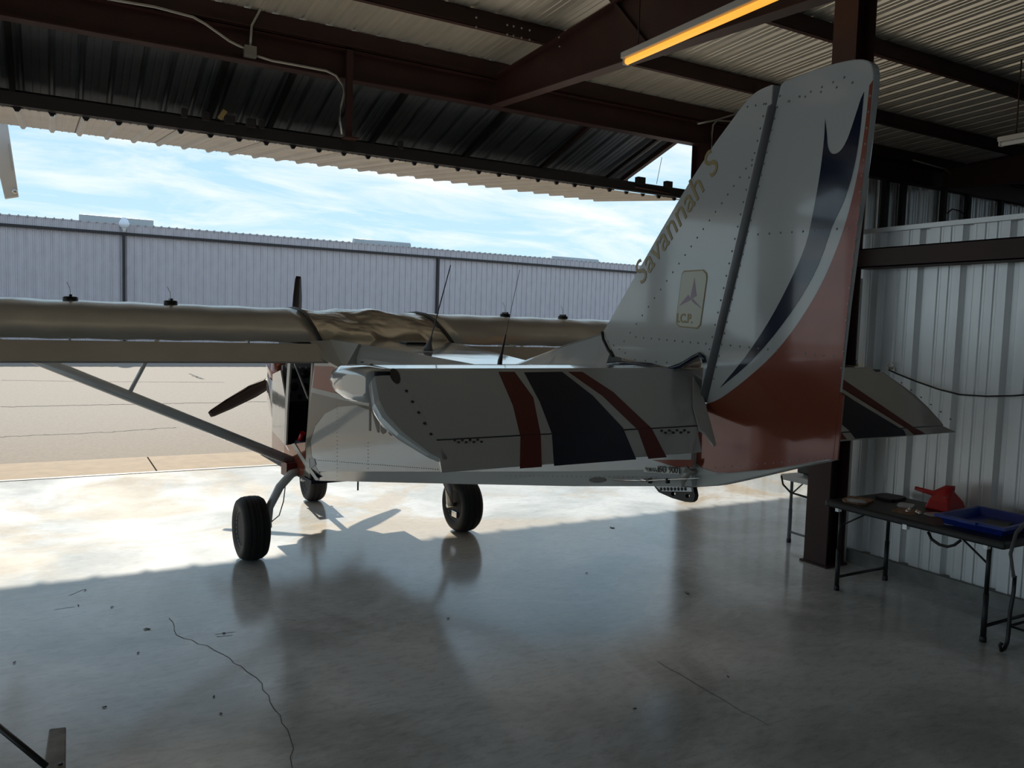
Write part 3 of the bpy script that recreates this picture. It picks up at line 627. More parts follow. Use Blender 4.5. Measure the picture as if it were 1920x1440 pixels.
def rdecal(name, pxs, m, off=.0012, th=.0012, smooth=True): 
    a = [rud_pt(p, off) for p in pxs]; return P(name, MB().prism(a, -RN*th*.8), m, parent=rud)
# copper field following the trailing edge
edge_in = arc([(1630, 160), (1622, 235), (1607, 330), (1583, 425), (1546, 520), (1500, 600), (1452, 662), (1400, 710), (1352, 746), (1326, 757)], 3)
edge_out = [(1637, 150), (1629, 240), (1615, 365), (1603, 465), (1591, 565), (1582, 655), (1576, 722), (1562, 860), (1500, 870), (1440, 880), (1380, 887), (1345, 886), (1320, 880), (1293, 860), (1323, 770)]
rdecal('copper_field', edge_in + edge_out[::-1], 'copper')
nav = arc([(1620, 172), (1612, 250), (1602, 310), (1585, 370), (1560, 425), (1535, 495), (1500, 560), (1450, 630), (1400, 685), (1350, 727)], 3)
nav2 = arc([(1350, 726), (1395, 672), (1440, 605), (1480, 530), (1510, 460), (1525, 395), (1538, 320), (1545, 260), (1547, 222)], 3) + arc([(1547, 224), (1550, 250), (1552, 275), (1560, 288), (1574, 284), (1588, 262), (1602, 222), (1618, 172)], 3)
rdecal('navy_swoosh', nav + nav2[1:-1], 'navy')
P('trim_tab', MB().pair([rud_pt(p) for p in ((1572, 733), (1581, 742), (1570, 862), (1556, 864))], [Vector((-q.x*.2, q.y, q.z)) for q in [rud_pt(p) for p in ((1572, 733), (1581, 742), (1570, 862), (1556, 864))]]), 'copper', parent=rud)
# white fairing below the rudder
fb = [(1283, 888), (1322, 882), (1345, 888), (1440, 880), (1558, 863), (1480, 880), (1400, 899), (1345, 911), (1300, 914), (1272, 912)]
rdecal('white_wedge', [(1296, 872), (1298, 893), (1350, 888)], 'whiteflat', .003)
A = [lhit(p, (-.03, 0, 0), (1, 0, 0)) for p in fb]
P('tail_fairing', MB().pair(A, [Vector((.03, a.y, a.z)) for a in A]), 'whiteflat', bevel=.008)
# copper patch at the end of the fuselage side
def side_pt(p, off=.0015):        # rear fuselage side plane
    a, b, c = Vector((-.53, -.30, .9)), Vector((-.065, -3.5, 1.2)), Vector((-.53, -.30, 1.3)); n = (b-a).cross(c-a).normalized()
    if n.x > 0: n = -n
    return lhit(p, a+n*off, n)
def sdecal(name, pxs, m, off=.0015, par=None):
    a = [side_pt(p, off) for p in pxs]; n = (side_pt((700, 800), 1)-side_pt((700, 800), 0)).normalized()
    return P(name, MB().prism([Vector(q) for q in a], Vector((.0012, 0, 0))), m, parent=par or pl)
# dorsal strake
sp_ = [(955, 686), (1000, 668), (1060, 645), (1130, 623), (1140, 650), (1152, 672), (1150, 690), (1050, 692)]
zc = lambda p, v: lhit(p, (v, 0, 0), (1, 0, 0))
top = [zc(p, -.012) for p in sp_[:4]]; base_y = [q.y for q in top]
rings = []
for q in top + [zc((1150, 640), -.012)]:
    f = max(0.02, (-2.0-q.y)/.85); wb = .03+.05*min(1, f*1.2); zb = 1.44
    rings.append([Vector((-wb, q.y, zb)), Vector((-wb*.75, q.y, zb+.35*(q.z-zb))), Vector((-.014, q.y, q.z-.012)), Vector((0, q.y, q.z)), Vector((.014, q.y, q.z-.012)), Vector((wb*.75, q.y, zb+.35*(q.z-zb))), Vector((wb, q.y, zb))])
P('dorsal_strake', MB().loft(rings, sm=False), 'white')

# --- lettering and plates on the fin
nL = Vector((-1, 0, 0))
p0, p1 = fin_pt((1202, 537), .0012), fin_pt((1353, 307), .0012)
xd = (p1-p0); ud = nL.cross(xd)
ud = Vector((0, 0, 1)) if ud.length < 1e-6 else ud
sav = lettering('model_lettering', 'Savannah S', p0, xd, Vector((0, .7, 1)), .136, M['gold'], fin, shear=.25)
bx = max(v.co.dot(xd.normalized()) for v in sav.data.vertices)-p0.dot(xd.normalized()); print('LETTER LEN', bx, xd.length)
pp = [fin_pt(p, .001) for p in ((1279, 516), (1283, 510), (1318, 508), (1324, 514), (1325, 522), (1313, 608), (1307, 614), (1275, 611), (1269, 604), (1269, 596))]
cpl = sum(pp, Vector())/len(pp)
P('logo_border', MB().prism([cpl+(q-cpl)*1.05 for q in pp], (-.0006, 0, 0)), 'gold', parent=fin)
P('logo_plate', MB().prism(pp, (-.0018, 0, 0)), 'plate', parent=fin)
lc = fin_pt((1297, 562), .003)
for tri in ([(1302, 521), (1306, 555), (1297, 560), (1295, 556)], [(1273, 574), (1290, 553), (1296, 560), (1294, 563)], [(1316, 579), (1297, 558), (1297, 564), (1303, 570)]):
    P('logo_blade', MB().prism([fin_pt(p, .0032) for p in tri], (-.0006, 0, 0)), 'mauve', parent=fin)
a, b = fin_pt((1268, 604), .0032), fin_pt((1316, 607), .0032)
lettering('logo_lettering', 'I.C.P.', a, (b-a), (0, 0, 1), .050, M['gold'], fin, bold=.0012, xs=.85)
# --- rivets: pixel-measured rows carried on to the surfaces
def rivets(name, fn, rows, parent, r=.0045, nrm=(-1, 0, 0), m='rivet'):
    mb = MB(); nv = Vector(nrm).normalized(); a_ = nv.cross(Vector((0, 0, 1))).normalized(); b_ = nv.cross(a_)
    for row in rows:
        pa_, pb_, k_ = row
        for i in range(k_):
            t = i/(k_-1) if k_ > 1 else 0; c = fn((pa_[0]+(pb_[0]-pa_[0])*t, pa_[1]+(pb_[1]-pa_[1])*t))
            vs = [c+(a_*math.cos(q*math.pi/3)+b_*math.sin(q*math.pi/3))*r for q in range(6)] + [c+nv*r*.6+(a_*math.cos(q*math.pi/3)+b_*math.sin(q*math.pi/3))*r*.5 for q in range(6)]
            mb.add(vs, [(q, (q+1) % 6, (q+1) % 6+6, q+6) for q in range(6)]+[tuple(range(6, 12))])
    return stuff(mb.build(name, M[m], parent))
rivets('rivets', fin_pt, [((1436, 195), (1330, 655), 21), ((1410, 300), (1170, 640), 22), ((1192, 632), (1338, 646), 11), ((1140, 640), (1172, 662), 4), ((1150, 671), (1250, 680), 6), ((1386, 203), (1432, 195), 4)], fin)
rivets('rivets', rud_pt, [((1462, 180), (1338, 710), 26), ((1478, 190), (1583, 145), 6), ((1480, 190), (1598, 155), 5), ((1400, 441), (1590, 428), 10), ((1352, 646), (1562, 668), 13), ((1632, 180), (1578, 690), 18), ((1310, 880), (1545, 860), 16)], rud, nrm=tuple(RN))

# --- stabiliser and elevators
HZ_, HYv = 1.553, -3.36; TY, TZ = -3.765, 1.293
EN = Vector((0, -(HZ_-TZ), (HYv-TY)*1.0)).normalized()          # surface normal pointing up and back
EN = Vector((0, TZ-HZ_, 0)) + Vector((0, 0, HYv-TY)); EN.normalize()
if EN.z < 0: EN = -EN
E0 = Vector((0, HYv, HZ_))
def el_pt(p, off=0): return lhit(p, E0+EN*off, EN)
def stab_ring(x, dy=0, f=1.0):
    prof = [(-2.90, 1.49), (-2.93, 1.528), (-3.02, 1.550), (-3.20, 1.557), (-3.33, 1.553), (-3.345, 1.545), (-3.345, 1.455), (-3.30, 1.435), (-3.10, 1.425), (-2.96, 1.445)]
    cy, cz = -3.345, 1.50
    return [Vector((x, cy+(y-cy)*f, cz+(z-cz)*f)) for y, z in prof]
rg = [stab_ring(x) for x in (-1.25, -.4, .4, 1.25)]
stb = P('tailplane', MB().loft(rg, sm=False), 'white')
for s in (-1, 1):
    tipr = [stab_ring(s*1.25), stab_ring(s*1.285, f=.98), stab_ring(s*1.312, f=.90), stab_ring(s*1.328, f=.74), stab_ring(s*1.334, f=.5)]
    P('tailplane_tip', MB().loft(tipr, sm=True), 'white', parent=stb)
for s in (-1, 1): P('gap_shade_block', MB().box((min(s*.05, s*1.305), -3.362, 1.452), (max(s*.05, s*1.305), -3.346, 1.545)), 'black', parent=stb)  # black block stands in for the shade in the gap ahead of the elevator
stt = MB()
for s in (-1, 1):
    for i in range(3): stt.lathe([(.006, 0), (.006, .003), (.001, .003)], (s*1.22, -3.02-.09*i, 1.556-.003*i), n=8)
stuff(stt.build('rivets', M['black'], stb))
# elevator bodies (x outer, x inner at hinge, x inner at trailing edge)
def epoint(x, t, up):            # t = 0 hinge .. 1 trailing edge
    y = HYv+(TY-HYv)*t; z = HZ_+(TZ-HZ_)*t; th = .085*(1-t)+.006
    return Vector((x, y, z)) - EN*(0 if up else th)
els = []
for s in (-1, 1):
    mb = MB()
    xo = s*1.235; T0 = .72 if s < 0 else .90
    n_ = 6
    up_ = []; lo_ = []
    for t in (0, .25, .5, T0):
        xi = s*(-.05+.28*t) if s < 0 else s*(.02+.26*t); up_.append((epoint(xo, t, 1), epoint(xi, t, 1))); lo_.append((epoint(xo, t, 0), epoint(xi, t, 0)))
    prof_o = []
    for side in (0, 1):
        pass
    nose_o = [Vector((xo, HYv+.030, HZ_-.045)) , Vector((s*.02, HYv+.030, HZ_-.045))]
    nose2 = [Vector((xo, HYv+.020, HZ_-.012)), Vector((s*.02, HYv+.020, HZ_-.012))]
    ringO = [nose_o[0], nose2[0]]+[u[0] for u in up_]+[l[0] for l in reversed(lo_)]
    ringI = [nose_o[1], nose2[1]]+[u[1] for u in up_]+[l[1] for l in reversed(lo_)]
    mb.loft([ringO, ringI])
    el = P('elevator', mb, 'white', bevel=.004); els.append(el)
    # trailing tab strip
    ta, tb = (epoint(s*1.235, T0+.012, 1), epoint(s*.20, T0+.012, 1)), (epoint(s*1.272, 1, 1), epoint(s*.28, 1, 1))
    low = [q-EN*.022 for q in ta]
    P('trim_tab', MB().add([ta[0], ta[1], tb[1], tb[0], low[0], low[1], tb[1]-EN*.004, tb[0]-EN*.004], [(0,1,2,3),(7,6,5,4),(0,4,5,1),(1,5,6,2),(2,6,7,3),(3,7,4,0)]), 'white', parent=el)
    # rounded tip piece
    tp = []
    for t, ext in ((-.06, .075), (.07, .10), (.32, .13), (.46, .131), (.63, .107), (.76, .072), (.84, .05), (.90, .022)):
        if s > 0: ext *= .72
        a, b = epoint(s*1.232, max(t, 0), 1), epoint(s*1.232, max(t, 0), 0)
        if t < 0: a += Vector((0, .025, -.02)); b += Vector((0, .025, .01))
        m_ = (a+b)/2+Vector((s*ext, 0, 0)); th_ = (a-b).length; X_ = Vector((s*ext, 0, 0)); tp.append([a, a+X_*.60, a+X_*.88-EN*th_*.03, a+X_*.97-EN*th_*.22, a+X_-EN*th_*.5, b+X_*.9+EN*th_*.1, b+X_*.5, b])
    P('elevator_tip', MB().loft(tp, sm=False), 'white', parent=el)
def edecal(name, pxs, m, par, off=.0016):
    return P(name, MB().prism([el_pt(p, off) for p in pxs], -EN*.0012), m, parent=par)
eL, eR = els
edecal('red_stripe', [(935, 697), (965, 697), (1000, 745), (1014, 815), (1016, 875), (975, 878), (976, 818), (962, 760)], 'redmatt', eL)
edecal('navy_stripe', [(983, 698), (1054, 697), (1112, 742), (1168, 802), (1193, 861), (1039, 873), (1035, 812), (1012, 752)], 'navymatt', eL)
edecal('red_stripe', [(1066, 697), (1092, 697), (1150, 735), (1222, 803), (1250, 857), (1216, 860), (1196, 805), (1130, 742)], 'redmatt', eL)
edecal('red_stripe', [(1560, 705), (1572, 705), (1712, 800), (1735, 813), (1714, 815), (1703, 805), (1560, 716)], 'redmatt', eR)
edecal('navy_stripe', [(1560, 722), (1600, 750), (1695, 807), (1699, 816), (1604, 822), (1592, 806), (1560, 780)], 'navymatt', eR)
edecal('red_stripe', [(1560, 805), (1573, 806), (1588, 823), (1560, 825)], 'redmatt', eR)
# screws on the elevator tips, hinge marks on the tab line
rivets('tip_screws', lambda p: el_pt(p, .001), [((762, 733), (808, 814), 5)], eL, r=.006, nrm=tuple(EN), m='ink')
rivets('tip_screws', lambda p: el_pt(p, .001), [((1690, 718), (1782, 786), 6)], eR, r=.005, nrm=tuple(EN), m='ink')
ov = [el_pt((741+9*math.cos(t)+4*math.sin(t), 705+14*math.sin(t)), .0012) for t in [i*math.pi/8 for i in range(16)]]
P('horn_cutout', MB().prism(ov, EN*.001), 'black', parent=eL)
hmk = MB()
for x0_, y0_ in ((850, 824), (1238, 806)):
    for i in range(8):
        hmk.prism([el_pt((x0_+i*7.2, y0_+(i % 2)*4-.15*i), .0015), el_pt((x0_+5+i*7.2, y0_+(i % 2)*4-.15*i), .0015), el_pt((x0_+5+i*7.2, y0_+3+(i % 2)*4-.15*i), .0015), el_pt((x0_+i*7.2, y0_+3+(i % 2)*4-.15*i), .0015)], EN*.001)
stuff(hmk.build('hinge_marks', M['ink'], eL))
P('tab_hinge_line', MB().tube([epoint(-1.235, .727, 1), epoint(-.17, .727, 1)], .0022, 5), 'ink', parent=eL)
P('tab_hinge_line', MB().tube([epoint(1.235, .905, 1), epoint(.28, .905, 1)], .0022, 5), 'ink', parent=eR)
# control horn at the inboard end of the left elevator
P('control_horn', MB().prism([el_pt(p, .012) for p in ((1300, 705), (1316, 735), (1332, 790), (1343, 833), (1338, 836), (1322, 812), (1312, 806), (1300, 760))], EN*-.006), 'whiteflat', parent=eL)
# --- fuselage side decals
sdecal('copper_panel', [(589, 686), (640, 688), (700, 690), (705, 757), (660, 745), (586, 727), (589, 700)], 'copper')
sdecal('white_band', [(585, 727), (660, 745), (705, 757), (700, 764), (650, 752), (584, 735)], 'whiteflat')
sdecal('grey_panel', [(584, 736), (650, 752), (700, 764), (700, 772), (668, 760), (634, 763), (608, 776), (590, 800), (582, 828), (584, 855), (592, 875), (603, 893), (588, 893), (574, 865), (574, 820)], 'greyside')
sdecal('copper_wedge', [(1222, 862), (1302, 862), (1298, 876), (1268, 876)], 'copper')
# navy flash on cabin lower side and copper sill
def cab_pt(p, off=.002): return lhit(p, (-.53-off, 0, 0), (1, 0, 0))
P('white_flash', MB().prism([cab_pt(p) for p in ((546, 833), (552, 831), (578, 872), (598, 900), (592, 901), (572, 874))], (.001, 0, 0)), 'whiteflat')
P('navy_flash', MB().prism([cab_pt(p, .004) for p in ((574, 858), (580, 859), (580, 876), (574, 868))], (.001, 0, 0)), 'navy')
sdecal('navy_flash', [(582, 859), (589, 860), (592, 871), (583, 878)], 'navy', .004)
sdecal('navy_flash', [(588, 892), (597, 886), (605, 894), (597, 896)], 'navy', .004)
# registration
a, b = side_pt((690, 806), .002), side_pt((760, 820), .002)
lettering('registration_lettering', 'N55', a, b-a, (0, 0, 1), .285, mat('registration_grey', (.05, .045, .04), .3), pl, bold=.004, xs=.64)
# ISO label
q4 = [side_pt(p, .003) for p in ((1207, 875), (1272, 879), (1273, 889), (1207, 885))]
P('certificate_label', MB().prism(q4, (.001, 0, 0)), 'platew')
a, b = side_pt((1233, 885.2), .0045), side_pt((1262, 887), .0045)
lettering('label_lettering', 'ISO 9001', a, b-a, (0, 0, 1), .036, M['ink'], pl, bold=.0004, xs=.85)
a, b = side_pt((1209, 880), .0045), side_pt((1232, 881.5), .0045)
lettering('label_lettering', 'QUALITY SYSTEM', a, b-a, (0, 0, 1), .012, M['ink'], pl, xs=1.2)
a, b = side_pt((1213, 883.5), .0045), side_pt((1232, 884.8), .0045)
lettering('label_lettering', 'CERTIFIED', a, b-a, (0, 0, 1), .012, M['ink'], pl, xs=1.2)
rivets('rivets', side_pt, [((585, 862), (820, 880), 56), ((940, 892), (1230, 895), 34), ((632, 745), (632, 900), 22), ((690, 830), (690, 878), 8)], pl, r=.0035)
# push rod, slot and tail skid
P('push_rod', MB().tube([zc((1150, 900), -.13), zc((1205, 901), -.12), zc((1285, 898), -.10), zc((1315, 896), -.10)], .0035, 6).tube([zc((1203, 900.5), -.12), zc((1214, 900.5), -.12)], .008, 6), 'chrome')
for x_ in (1219, 1252): P('rod_guide', MB().tube([zc((x_, 897), -.105), zc((x_, 906), -.105)], .009, 8), 'black')
sl_ = [zc((1120+16*math.cos(t), 900+5.5*math.sin(t)), -.235) for t in [i*math.pi/8 for i in range(16)]]
P('cable_fairlead', MB().prism(sl_, (.004, 0, 0)), 'ink')
sk = [zc(p, -.01) for p in ((1226, 911), (1300, 914), (1303, 930), (1301, 938), (1296, 942), (1285, 941), (1260, 934), (1235, 923))]
def holed(name, outline, holes, x, th, m, parent):
    cu = bpy.data.curves.new(name, 'CURVE'); cu.dimensions = '2D'; cu.fill_mode = 'BOTH'; cu.extrude = th/2
    for pts in [outline]+holes:
        sp = cu.splines.new('POLY'); sp.points.add(len(pts)-1)
        for q, (a, b) in zip(sp.points, pts): q.co = (a, b, 0, 1)
        sp.use_cyclic_u = True
    o = bpy.data.objects.new(name, cu); COL.objects.link(o); me = bpy.data.meshes.new_from_object(o.evaluated_get(bpy.context.evaluated_depsgraph_get())); bpy.data.objects.remove(o)
    me.transform(Matrix(((0, 0, 1, x), (1, 0, 0, 0), (0, 1, 0, 0), (0, 0, 0, 1)))); me.materials.clear(); me.materials.append(m)
    return inst(name, me, parent)
hol = []
for cx_, cy_, r_ in ((1262, 926, 4.2), (1289, 930, 4.0)):
    hol.append([(q.y, q.z) for q in [zc((cx_+r_*math.cos(t), cy_+r_*math.sin(t)), -.01) for t in [i*math.pi/6 for i in range(12)]]])
skid = holed('tail_skid', [(q.y, q.z) for q in sk], hol, 0, .02, M['ink'], pl)
P('rail_flange', MB().prism([zc(p, -.03) for p in ((1228, 911), (1296, 914), (1297, 922), (1240, 921))], (.01, 0, 0)), 'alu', parent=skid)
for i in range(8): P('lightening_hole', MB().lathe([(.001, 0), (.007, 0), (.007, .001), (.001, .001)], zc((1239+6.5*i, 917), -.032), 'x', 8), 'ink', parent=skid)
P('rudder_horn', MB().tube([zc((1298, 876), -.05), zc((1284, 900), -.05), zc((1283, 912), -.05)], [.026, .02, .012], 8), 'grey_paint', parent=rud)
# antennas
a0 = lhit((803, 652), (0, -1.35, 0), (0, 1, 0)); a1 = lhit((845, 497), (0, -1.35-.10, 0), (0, 1, 0))
an = P('antenna', MB().tube([a0+Vector((0, 0, -.02)), a0+Vector((0, 0, .0)), a0+(a1-a0)*.06, a0+(a1-a0)*.13, a0+(a1-a0)*.14, a1], [.03, .026, .012, .009, .004, .003], 10), 'panelg')
a0 = lhit((936, 684), (0, -2.2, 0), (0, 1, 0)); a1 = lhit((974, 508), (0, -2.25, 0), (0, 1, 0))
an = P('antenna', MB().tube([a0+Vector((0, 0, -.02)), a0+(a1-a0)*.05, a0+(a1-a0)*.10, a0+(a1-a0)*.32, a0+(a1-a0)*.33, a1, a1+(a1-a0)*.008], [.014, .012, .008, .004, .0015, .0012, .003], 8), 'prop')

# ================================================================ SIDE FURNITURE
def folding_table(name, x0, x1, y0, y1, z, m, mleg, label, group=None, legs_y=None):
    t = empty(name, ((x0+x1)/2, (y0+y1)/2, 0)); tag(t, label, 'table'); hx, hy = (x1-x0)/2, (y1-y0)/2
    P('tabletop', MB().box((-hx, -hy, z-.045), (hx, hy, z)), m, parent=t, bevel=.012)
    for yy in (-hy+.10, hy-.10):
        lg = []
        for xx in (-hx+.04, hx-.06):
            l_ = P('leg', MB().tube([(xx, yy, 0), (xx, yy, .28)], .0155, 10).tube([(xx, yy, .27), (xx, yy, z-.04)], .0125, 10), mleg, parent=t)
            P('foot_cap', MB().lathe([(.017, 0), (.019, .003), (.019, .03), (.016, .034)], (xx, yy, 0), n=10), 'black', parent=l_)
        P('stretcher', MB().tube([(-hx+.04, yy, .09), (hx-.06, yy, .09)], .010, 8), mleg, parent=t)
        sg = 1 if yy > 0 else -1
        P('folding_brace', MB().tube([(-hx+.05, yy, z-.16), (-hx+.06, yy-sg*.17, z-.05)], .006, 6), mleg, parent=t)
    for q in (-1, 1): P('corner_clip', MB().box((-hx-.004, q*(hy-.10)-.012, z-.062), (-hx+.03, q*(hy-.10)+.012, z-.04)), 'chrome', parent=t)
    P('centre_latch', MB().box((-hx-.006, -.014, z-.065), (-hx+.03, .014, z-.035)), 'chrome', parent=t)
    return t
TZt = .60
tb = folding_table('folding_table', 4.52, 5.13, 2.40, 3.58, TZt, 'tabletop', 'black', 'black folding table with tools and tray against the ribbed wall')
P('carry_strap', MB().tube([(-.29, -.14, TZt-.05), (-.30, -.17, TZt-.085), (-.30, -.22, TZt-.105), (-.30, -.27, TZt-.105), (-.30, -.31, TZt-.085), (-.29, -.34, TZt-.05)], .009, 6), 'black', parent=tb)
t2 = folding_table('folding_table', 5.48, 5.92, 3.83, 4.97, .57, 'whitepl', 'panelg', 'white folding table behind the steel column')
t2.rotation_euler = (0, 0, -math.pi/2); t2.location = (5.71, 4.30, 0)
mo = empty('dark_monitor', (5.42, 4.30, .57)); tag(mo, 'dark boxy screen standing on the white table behind the column', 'monitor')
P('screen_case', MB().box((-.2, -.12, .02), (.05, .12, .30)), 'black', parent=mo, bevel=.01); P('stand', MB().box((-.12, -.10, 0), (.08, .12, .02)), 'black', parent=mo)
ck = MB().tube([(5.10, 4.47, .565), (5.09, 4.44, .50), (5.09, 4.36, .45), (5.10, 4.2, .44)], .008, 6).build('black_cable', M['black']); tag(ck, 'black cable looping under the white table edge', 'cable')
def on_table(p): return onZ(p, TZt)
# blue tray
c = on_table((1860, 985)); tr = empty('blue_tray', (4.84, 2.66, TZt), .05); tag(tr, 'shallow blue plastic tray on the right end of the black table', 'tray')
def traymesh(hx, hy, h, m, parent):
    o = [(-hx, -hy), (hx, -hy), (hx, hy), (-hx, hy)]; mk = lambda f, z: [Vector((x*f, y*f, z)) for x, y in o]
    return P('tray_body', MB().loft([mk(.86, .0), mk(.96, h), mk(1.04, h), mk(1.04, h-.01), mk(1.06, h-.012), mk(1.06, h+.004), mk(.93, h+.004), mk(.83, .008)], cap=True), m, parent=parent)
traymesh(.235, .19, .055, 'blue', tr)
P('tray_handle', MB().box((-.27, -.05, .045), (-.24, .05, .058)), 'blue', parent=tr)
ft = MB().box((-.1, -.07, 0), (.1, .07, .012)).build('dark_notebook', M['tabletop'], None, .003); ft.location = (4.86, 2.64, TZt+.010); ft.rotation_euler = (0, 0, .3); tag(ft, 'flat dark item lying in the blue tray', 'notebook')
# red funnel on its side
fn = empty('red_funnel', (5.02, 3.07, TZt)); tag(fn, 'red plastic funnel lying on its side on the black table by the wall', 'funnel')
fo = MB().lathe([(.012, -.17), (.018, -.06), (.075, .0), (.085, .05), (.08, .05), (.07, .0), (.012, -.06)], (0, 0, 0), 'z', 18).build('funnel_cone', M['redpl'], fn)
fo.rotation_euler = (0, math.radians(100), math.radians(295)); fo.location = (0, 0, .085)
fb2 = MB().loft([[Vector((a*sx, b*sy, z)) for a, b in ((-1,-1),(1,-1),(1,1),(-1,1))] for z, sx, sy in ((0, .10, .085), (.06, .085, .07), (.13, .03, .03), (.15, .02, .02))]).build('funnel_guard', M['redpl'], fn, .012); fb2.location = (0, -.02, 0)
# bag of papers, parts, plastic packs
def slabitem(name, p, sx, sy, h, m, label, cat, rz_=0, z=0, group=None, tilt=0):
    q = onZ(p, TZt) if not isinstance(p, Vector) else p
    mb = MB(); pts = [(-sx, -sy*.8), (-sx*.7, -sy), (sx*.8, -sy*.9), (sx, -sy*.5), (sx*.9, sy), (-sx*.5, sy*.95), (-sx, sy*.6)]
    mb.prism([Vector((a, b, 0)) for a, b in pts], (0, 0, h)); o = mb.build(name, M[m], None, min(.003, h*.3)); o.location = (q.x, q.y, TZt+z); o.rotation_euler = (0, tilt, rz_)
    return tag(o, label, cat, group)
slabitem('paper_bag', Vector((4.68, 3.45, 0)), .11, .085, .012, 'tan', 'crumpled tan packet on the left end of the black table', 'packet', .3)
slabitem('plastic_sleeve', Vector((4.63, 3.42, 0)), .055, .06, .003, 'clear', 'clear plastic sleeve lying over the tan packet', 'plastic sleeve', .7, z=.0125)
slabitem('black_bag', Vector((4.98, 3.42, 0)), .10, .08, .018, 'black', 'flat black pouch at the back left corner of the black table', 'pouch', .1)
slabitem('blister_pack', Vector((4.86, 3.22, 0)), .07, .05, .010, 'clear', 'clear plastic pack behind the scattered parts', 'plastic pack', .4)
slabitem('blister_pack', Vector((4.80, 2.98, 0)), .06, .045, .008, 'clear', 'clear plastic pack nearest the red funnel', 'plastic pack', -.3)
slabitem('instruction_sheet', Vector((4.72, 3.12, 0)), .10, .075, .002, 'tan', 'printed sheet under small parts in the middle of the black table', 'paper', .2)
slabitem('paper_note', Vector((4.66, 2.80, 0)), .045, .03, .002, 'whitepl', 'small white note on the black table in front of the blue tray', 'note', .5)
slabitem('rag', Vector((4.84, 2.86, 0)), .05, .03, .006, 'whitepl', 'small pale cloth beside the blue tray', 'cloth', .1)
for i, (x, y) in enumerate(((4.74, 3.06), (4.70, 3.10), (4.77, 3.13), (4.72, 3.03))):
    o = MB().lathe([(.012, 0), (.014, .004), (.010, .010), (.005, .02)], (0, 0, 0), n=10).build('small_fitting', M['chrome']); o.location = (x, y, TZt+.0025)
    tag(o, 'tiny shiny metal fitting on the printed sheet', 'fitting', 'fittings on the printed sheet')
# wrought iron chair at the right edge
ic = empty('iron_chair', (4.74, 2.19, 0)); tag(ic, 'black wrought iron chair with scrolled feet cut by the right edge', 'chair')
def scroll_leg(fx, fy, dx_):
    pts = [(fx+dx_*.02, fy, .42), (fx+dx_*.02, fy, .33), (fx, fy, .22), (fx, fy, .10), (fx-dx_*.005, fy, .05), (fx-dx_*.03, fy, .018), (fx-dx_*.06, fy, .016), (fx-dx_*.075, fy, .04), (fx-dx_*.06, fy, .055)]
    return pts
for fx, fy, d_ in ((-.19, .17, 1), (-.19, -.2, 1), (.22, .17, -1), (.22, -.2, -1)):
    P('leg', MB().tube([Vector(q) for q in scroll_leg(fx, fy, d_)], .011, 8), 'black', parent=ic)
P('seat', MB().box((-.12, -.22, .40), (.22, .14, .43)), 'black', parent=ic, bevel=.01)
P('back_frame', MB().tube([(-.20, .16, .42), (-.23, .17, .55), (-.19, .17, .66), (-.05, .17, .74), (.08, .17, .74), (.18, .17, .66), (.20, .16, .42)], .010, 8), 'panelg', parent=ic)
P('leg_ring', MB().tube([(-.18, .17, .14), (.21, .17, .14)], .007, 6).tube([(-.18, -.2, .14), (.21, -.2, .14)], .007, 6).tube([(-.18, .17, .14), (-.18, -.2, .14)], .007, 6), 'black', parent=ic)
# white tube leaning behind the column
wt = empty('white_tube', (5.19, 3.93, 0)); tag(wt, 'tall white carton tube standing between the steel column and ribbed wall', 'tube')
P('carton', MB().box((-.022, -.022, 0), (.022, .022, 2.13)), 'whitepl', parent=wt, bevel=.003)
P('blue_label', MB().box((-.024, -.024, 1.42), (.0, .0235, 1.53)), 'blue', parent=wt); P('yellow_label', MB().box((.0, -.024, 1.42), (.024, .0235, 1.50)), 'yellow', parent=wt)
# wall eye and hanging cable
eye = onX((1667, 688), 5.20); ey = empty('wall_hook', (5.23, eye.y, eye.z)); tag(ey, 'small chrome eye hook on the ribbed wall holding the black cable', 'hook')
ring_ = [Vector((-.02, .022*math.cos(t), .022*math.sin(t)+.01)) for t in [i*math.pi/8 for i in range(17)]]
P('eye_ring', MB().tube(ring_, .006, 6, upv=(1, 0, 0)), 'chrome', parent=ey); P('hook_plate', MB().box((-.012, -.02, -.03), (.01, .02, .0)), 'chrome', parent=ey)
cb_ = MB().tube([onX(p, 5.19) for p in ((1667, 694), (1680, 700), (1720, 716), (1760, 730), (1800, 740), (1850, 743), (1900, 742), (1990, 735))], .006, 6).build('black_cable', M['black'])
tag(cb_, 'long black cable sagging across the ribbed wall from the eye hook', 'cable')
wc = MB().tube([onY(p, 9.38) for p in ((1776, 400), (1785, 392), (1798, 395), (1812, 405), (1818, 380))], .012, 6).build('black_cable', M['black']); tag(wc, 'black cable loop in front of the neighbouring closed door', 'cable')
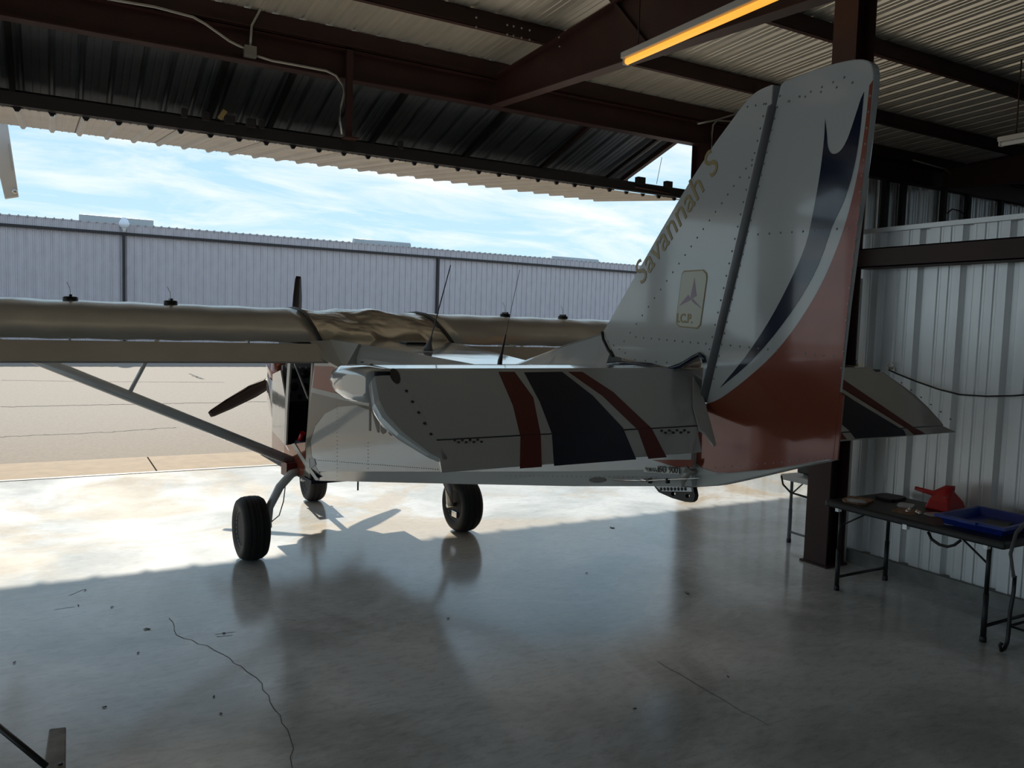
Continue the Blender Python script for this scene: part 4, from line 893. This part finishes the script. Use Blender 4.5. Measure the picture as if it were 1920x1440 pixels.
# rod with grey foot in the near left corner
A_ = onZ((100, 1432), .02); rt = empty('tow_bar', (A_.x, A_.y, 0)); tag(rt, 'black rod ending in a worn grey metal foot in the near left corner', 'tow bar')
r0, r1_ = onZ((-30, 1340), .25)-rt.location, onZ((86, 1436), .12)-rt.location
P('rod', MB().tube([r0, r1_], .011, 10), 'black', parent=rt)
q = [onZ(p, z) for p, z in (((80, 1445), .08), ((92, 1366), .10), ((124, 1362), .10), ((123, 1445), .08))]
P('foot_plate', MB().prism([v-rt.location for v in q], (0, 0, -.02)), 'woodgrey', parent=rt, bevel=.005)
bb = [v-rt.location for v in q]
P('foot_support', MB().box((min(v.x for v in bb)+.01, min(v.y for v in bb), 0), (max(v.x for v in bb)-.01, min(v.y for v in bb)+.05, .075)), 'black', parent=rt)
P('foot_bolt', MB().lathe([(.001, 0), (.008, 0), (.008, .004), (.001, .004)], onZ((113, 1433), .083)-rt.location, n=10), 'ink', parent=rt)
# small leaves and debris
def leaf(p, s_, label, group=None, m='prop'):
    q = onZ(p, 0); mb = MB(); a = random.uniform(0, 6)
    pts = [(-1, 0, .003), (-.3, .45, .006), (.6, .3, .004), (1, 0, .008), (.5, -.35, .003), (-.4, -.4, .007)]
    v = [Vector((x*s_*math.cos(a)-y*s_*math.sin(a), x*s_*math.sin(a)+y*s_*math.cos(a), z)) for x, y, z in pts]
    mb.pair(v, [k_+Vector((0, 0, -.002)) for k_ in v]); o = mb.build('dry_leaf', M[m]); o.location = (q.x, q.y, 0); tag(o, label, 'leaf', group); return o
leaf((1148, 990), .03, 'dry brown leaf on the floor just past the shadow edge, below the rear fuselage')
leaf((1288, 1112), .03, 'dry brown leaf on the floor between the tail and the black table')
leaf((276, 1180), .02, 'small dry leaf near the top of the long floor crack')
leaf((1310, 987), .018, 'tiny white paper scrap on the floor under the rudder', m='whitepl')
LF = [((160, 1107), 'at the shadow edge near the left side'), ((147, 1136), 'below the one at the shadow edge, left side'), ((210, 1139), 'just left of the floor crack top'),
      ((420, 1188), 'in the scrape marks right of the floor crack'), ((27, 1243), 'nearest the left edge of the picture'), ((259, 1225), 'below the small leaf by the floor crack'),
      ((401, 1307), 'left of the floor crack, upper of a close pair'), ((414, 1339), 'left of the floor crack, lower of a close pair'), ((196, 1327), 'above right of the worn grey foot plate'),
      ((1365, 1270), 'along the faint crack at lower right'), ((1100, 1075), 'in the middle below the right main wheel'), ((840, 1160), 'in the middle of the floor, left of centre'), ((1190, 1330), 'nearest the camera right of centre')]
for p, wh in LF:
    leaf(p, .010, 'tiny dark leaf fragment '+wh, 'leaf fragments on the near floor')
M['stain'] = mat('dark_scrape', (.10, .10, .095), .8)
for pxs in ([(130, 1117), (158, 1105)], [(103, 1143), (140, 1138)], [(402, 1190), (440, 1185)], [(406, 1194), (436, 1191)], [(535, 1162), (556, 1163)]):
    polyline_on_floor('scrape_mark', pxs, .004, M['stain'], parent=fl, jit=.003)
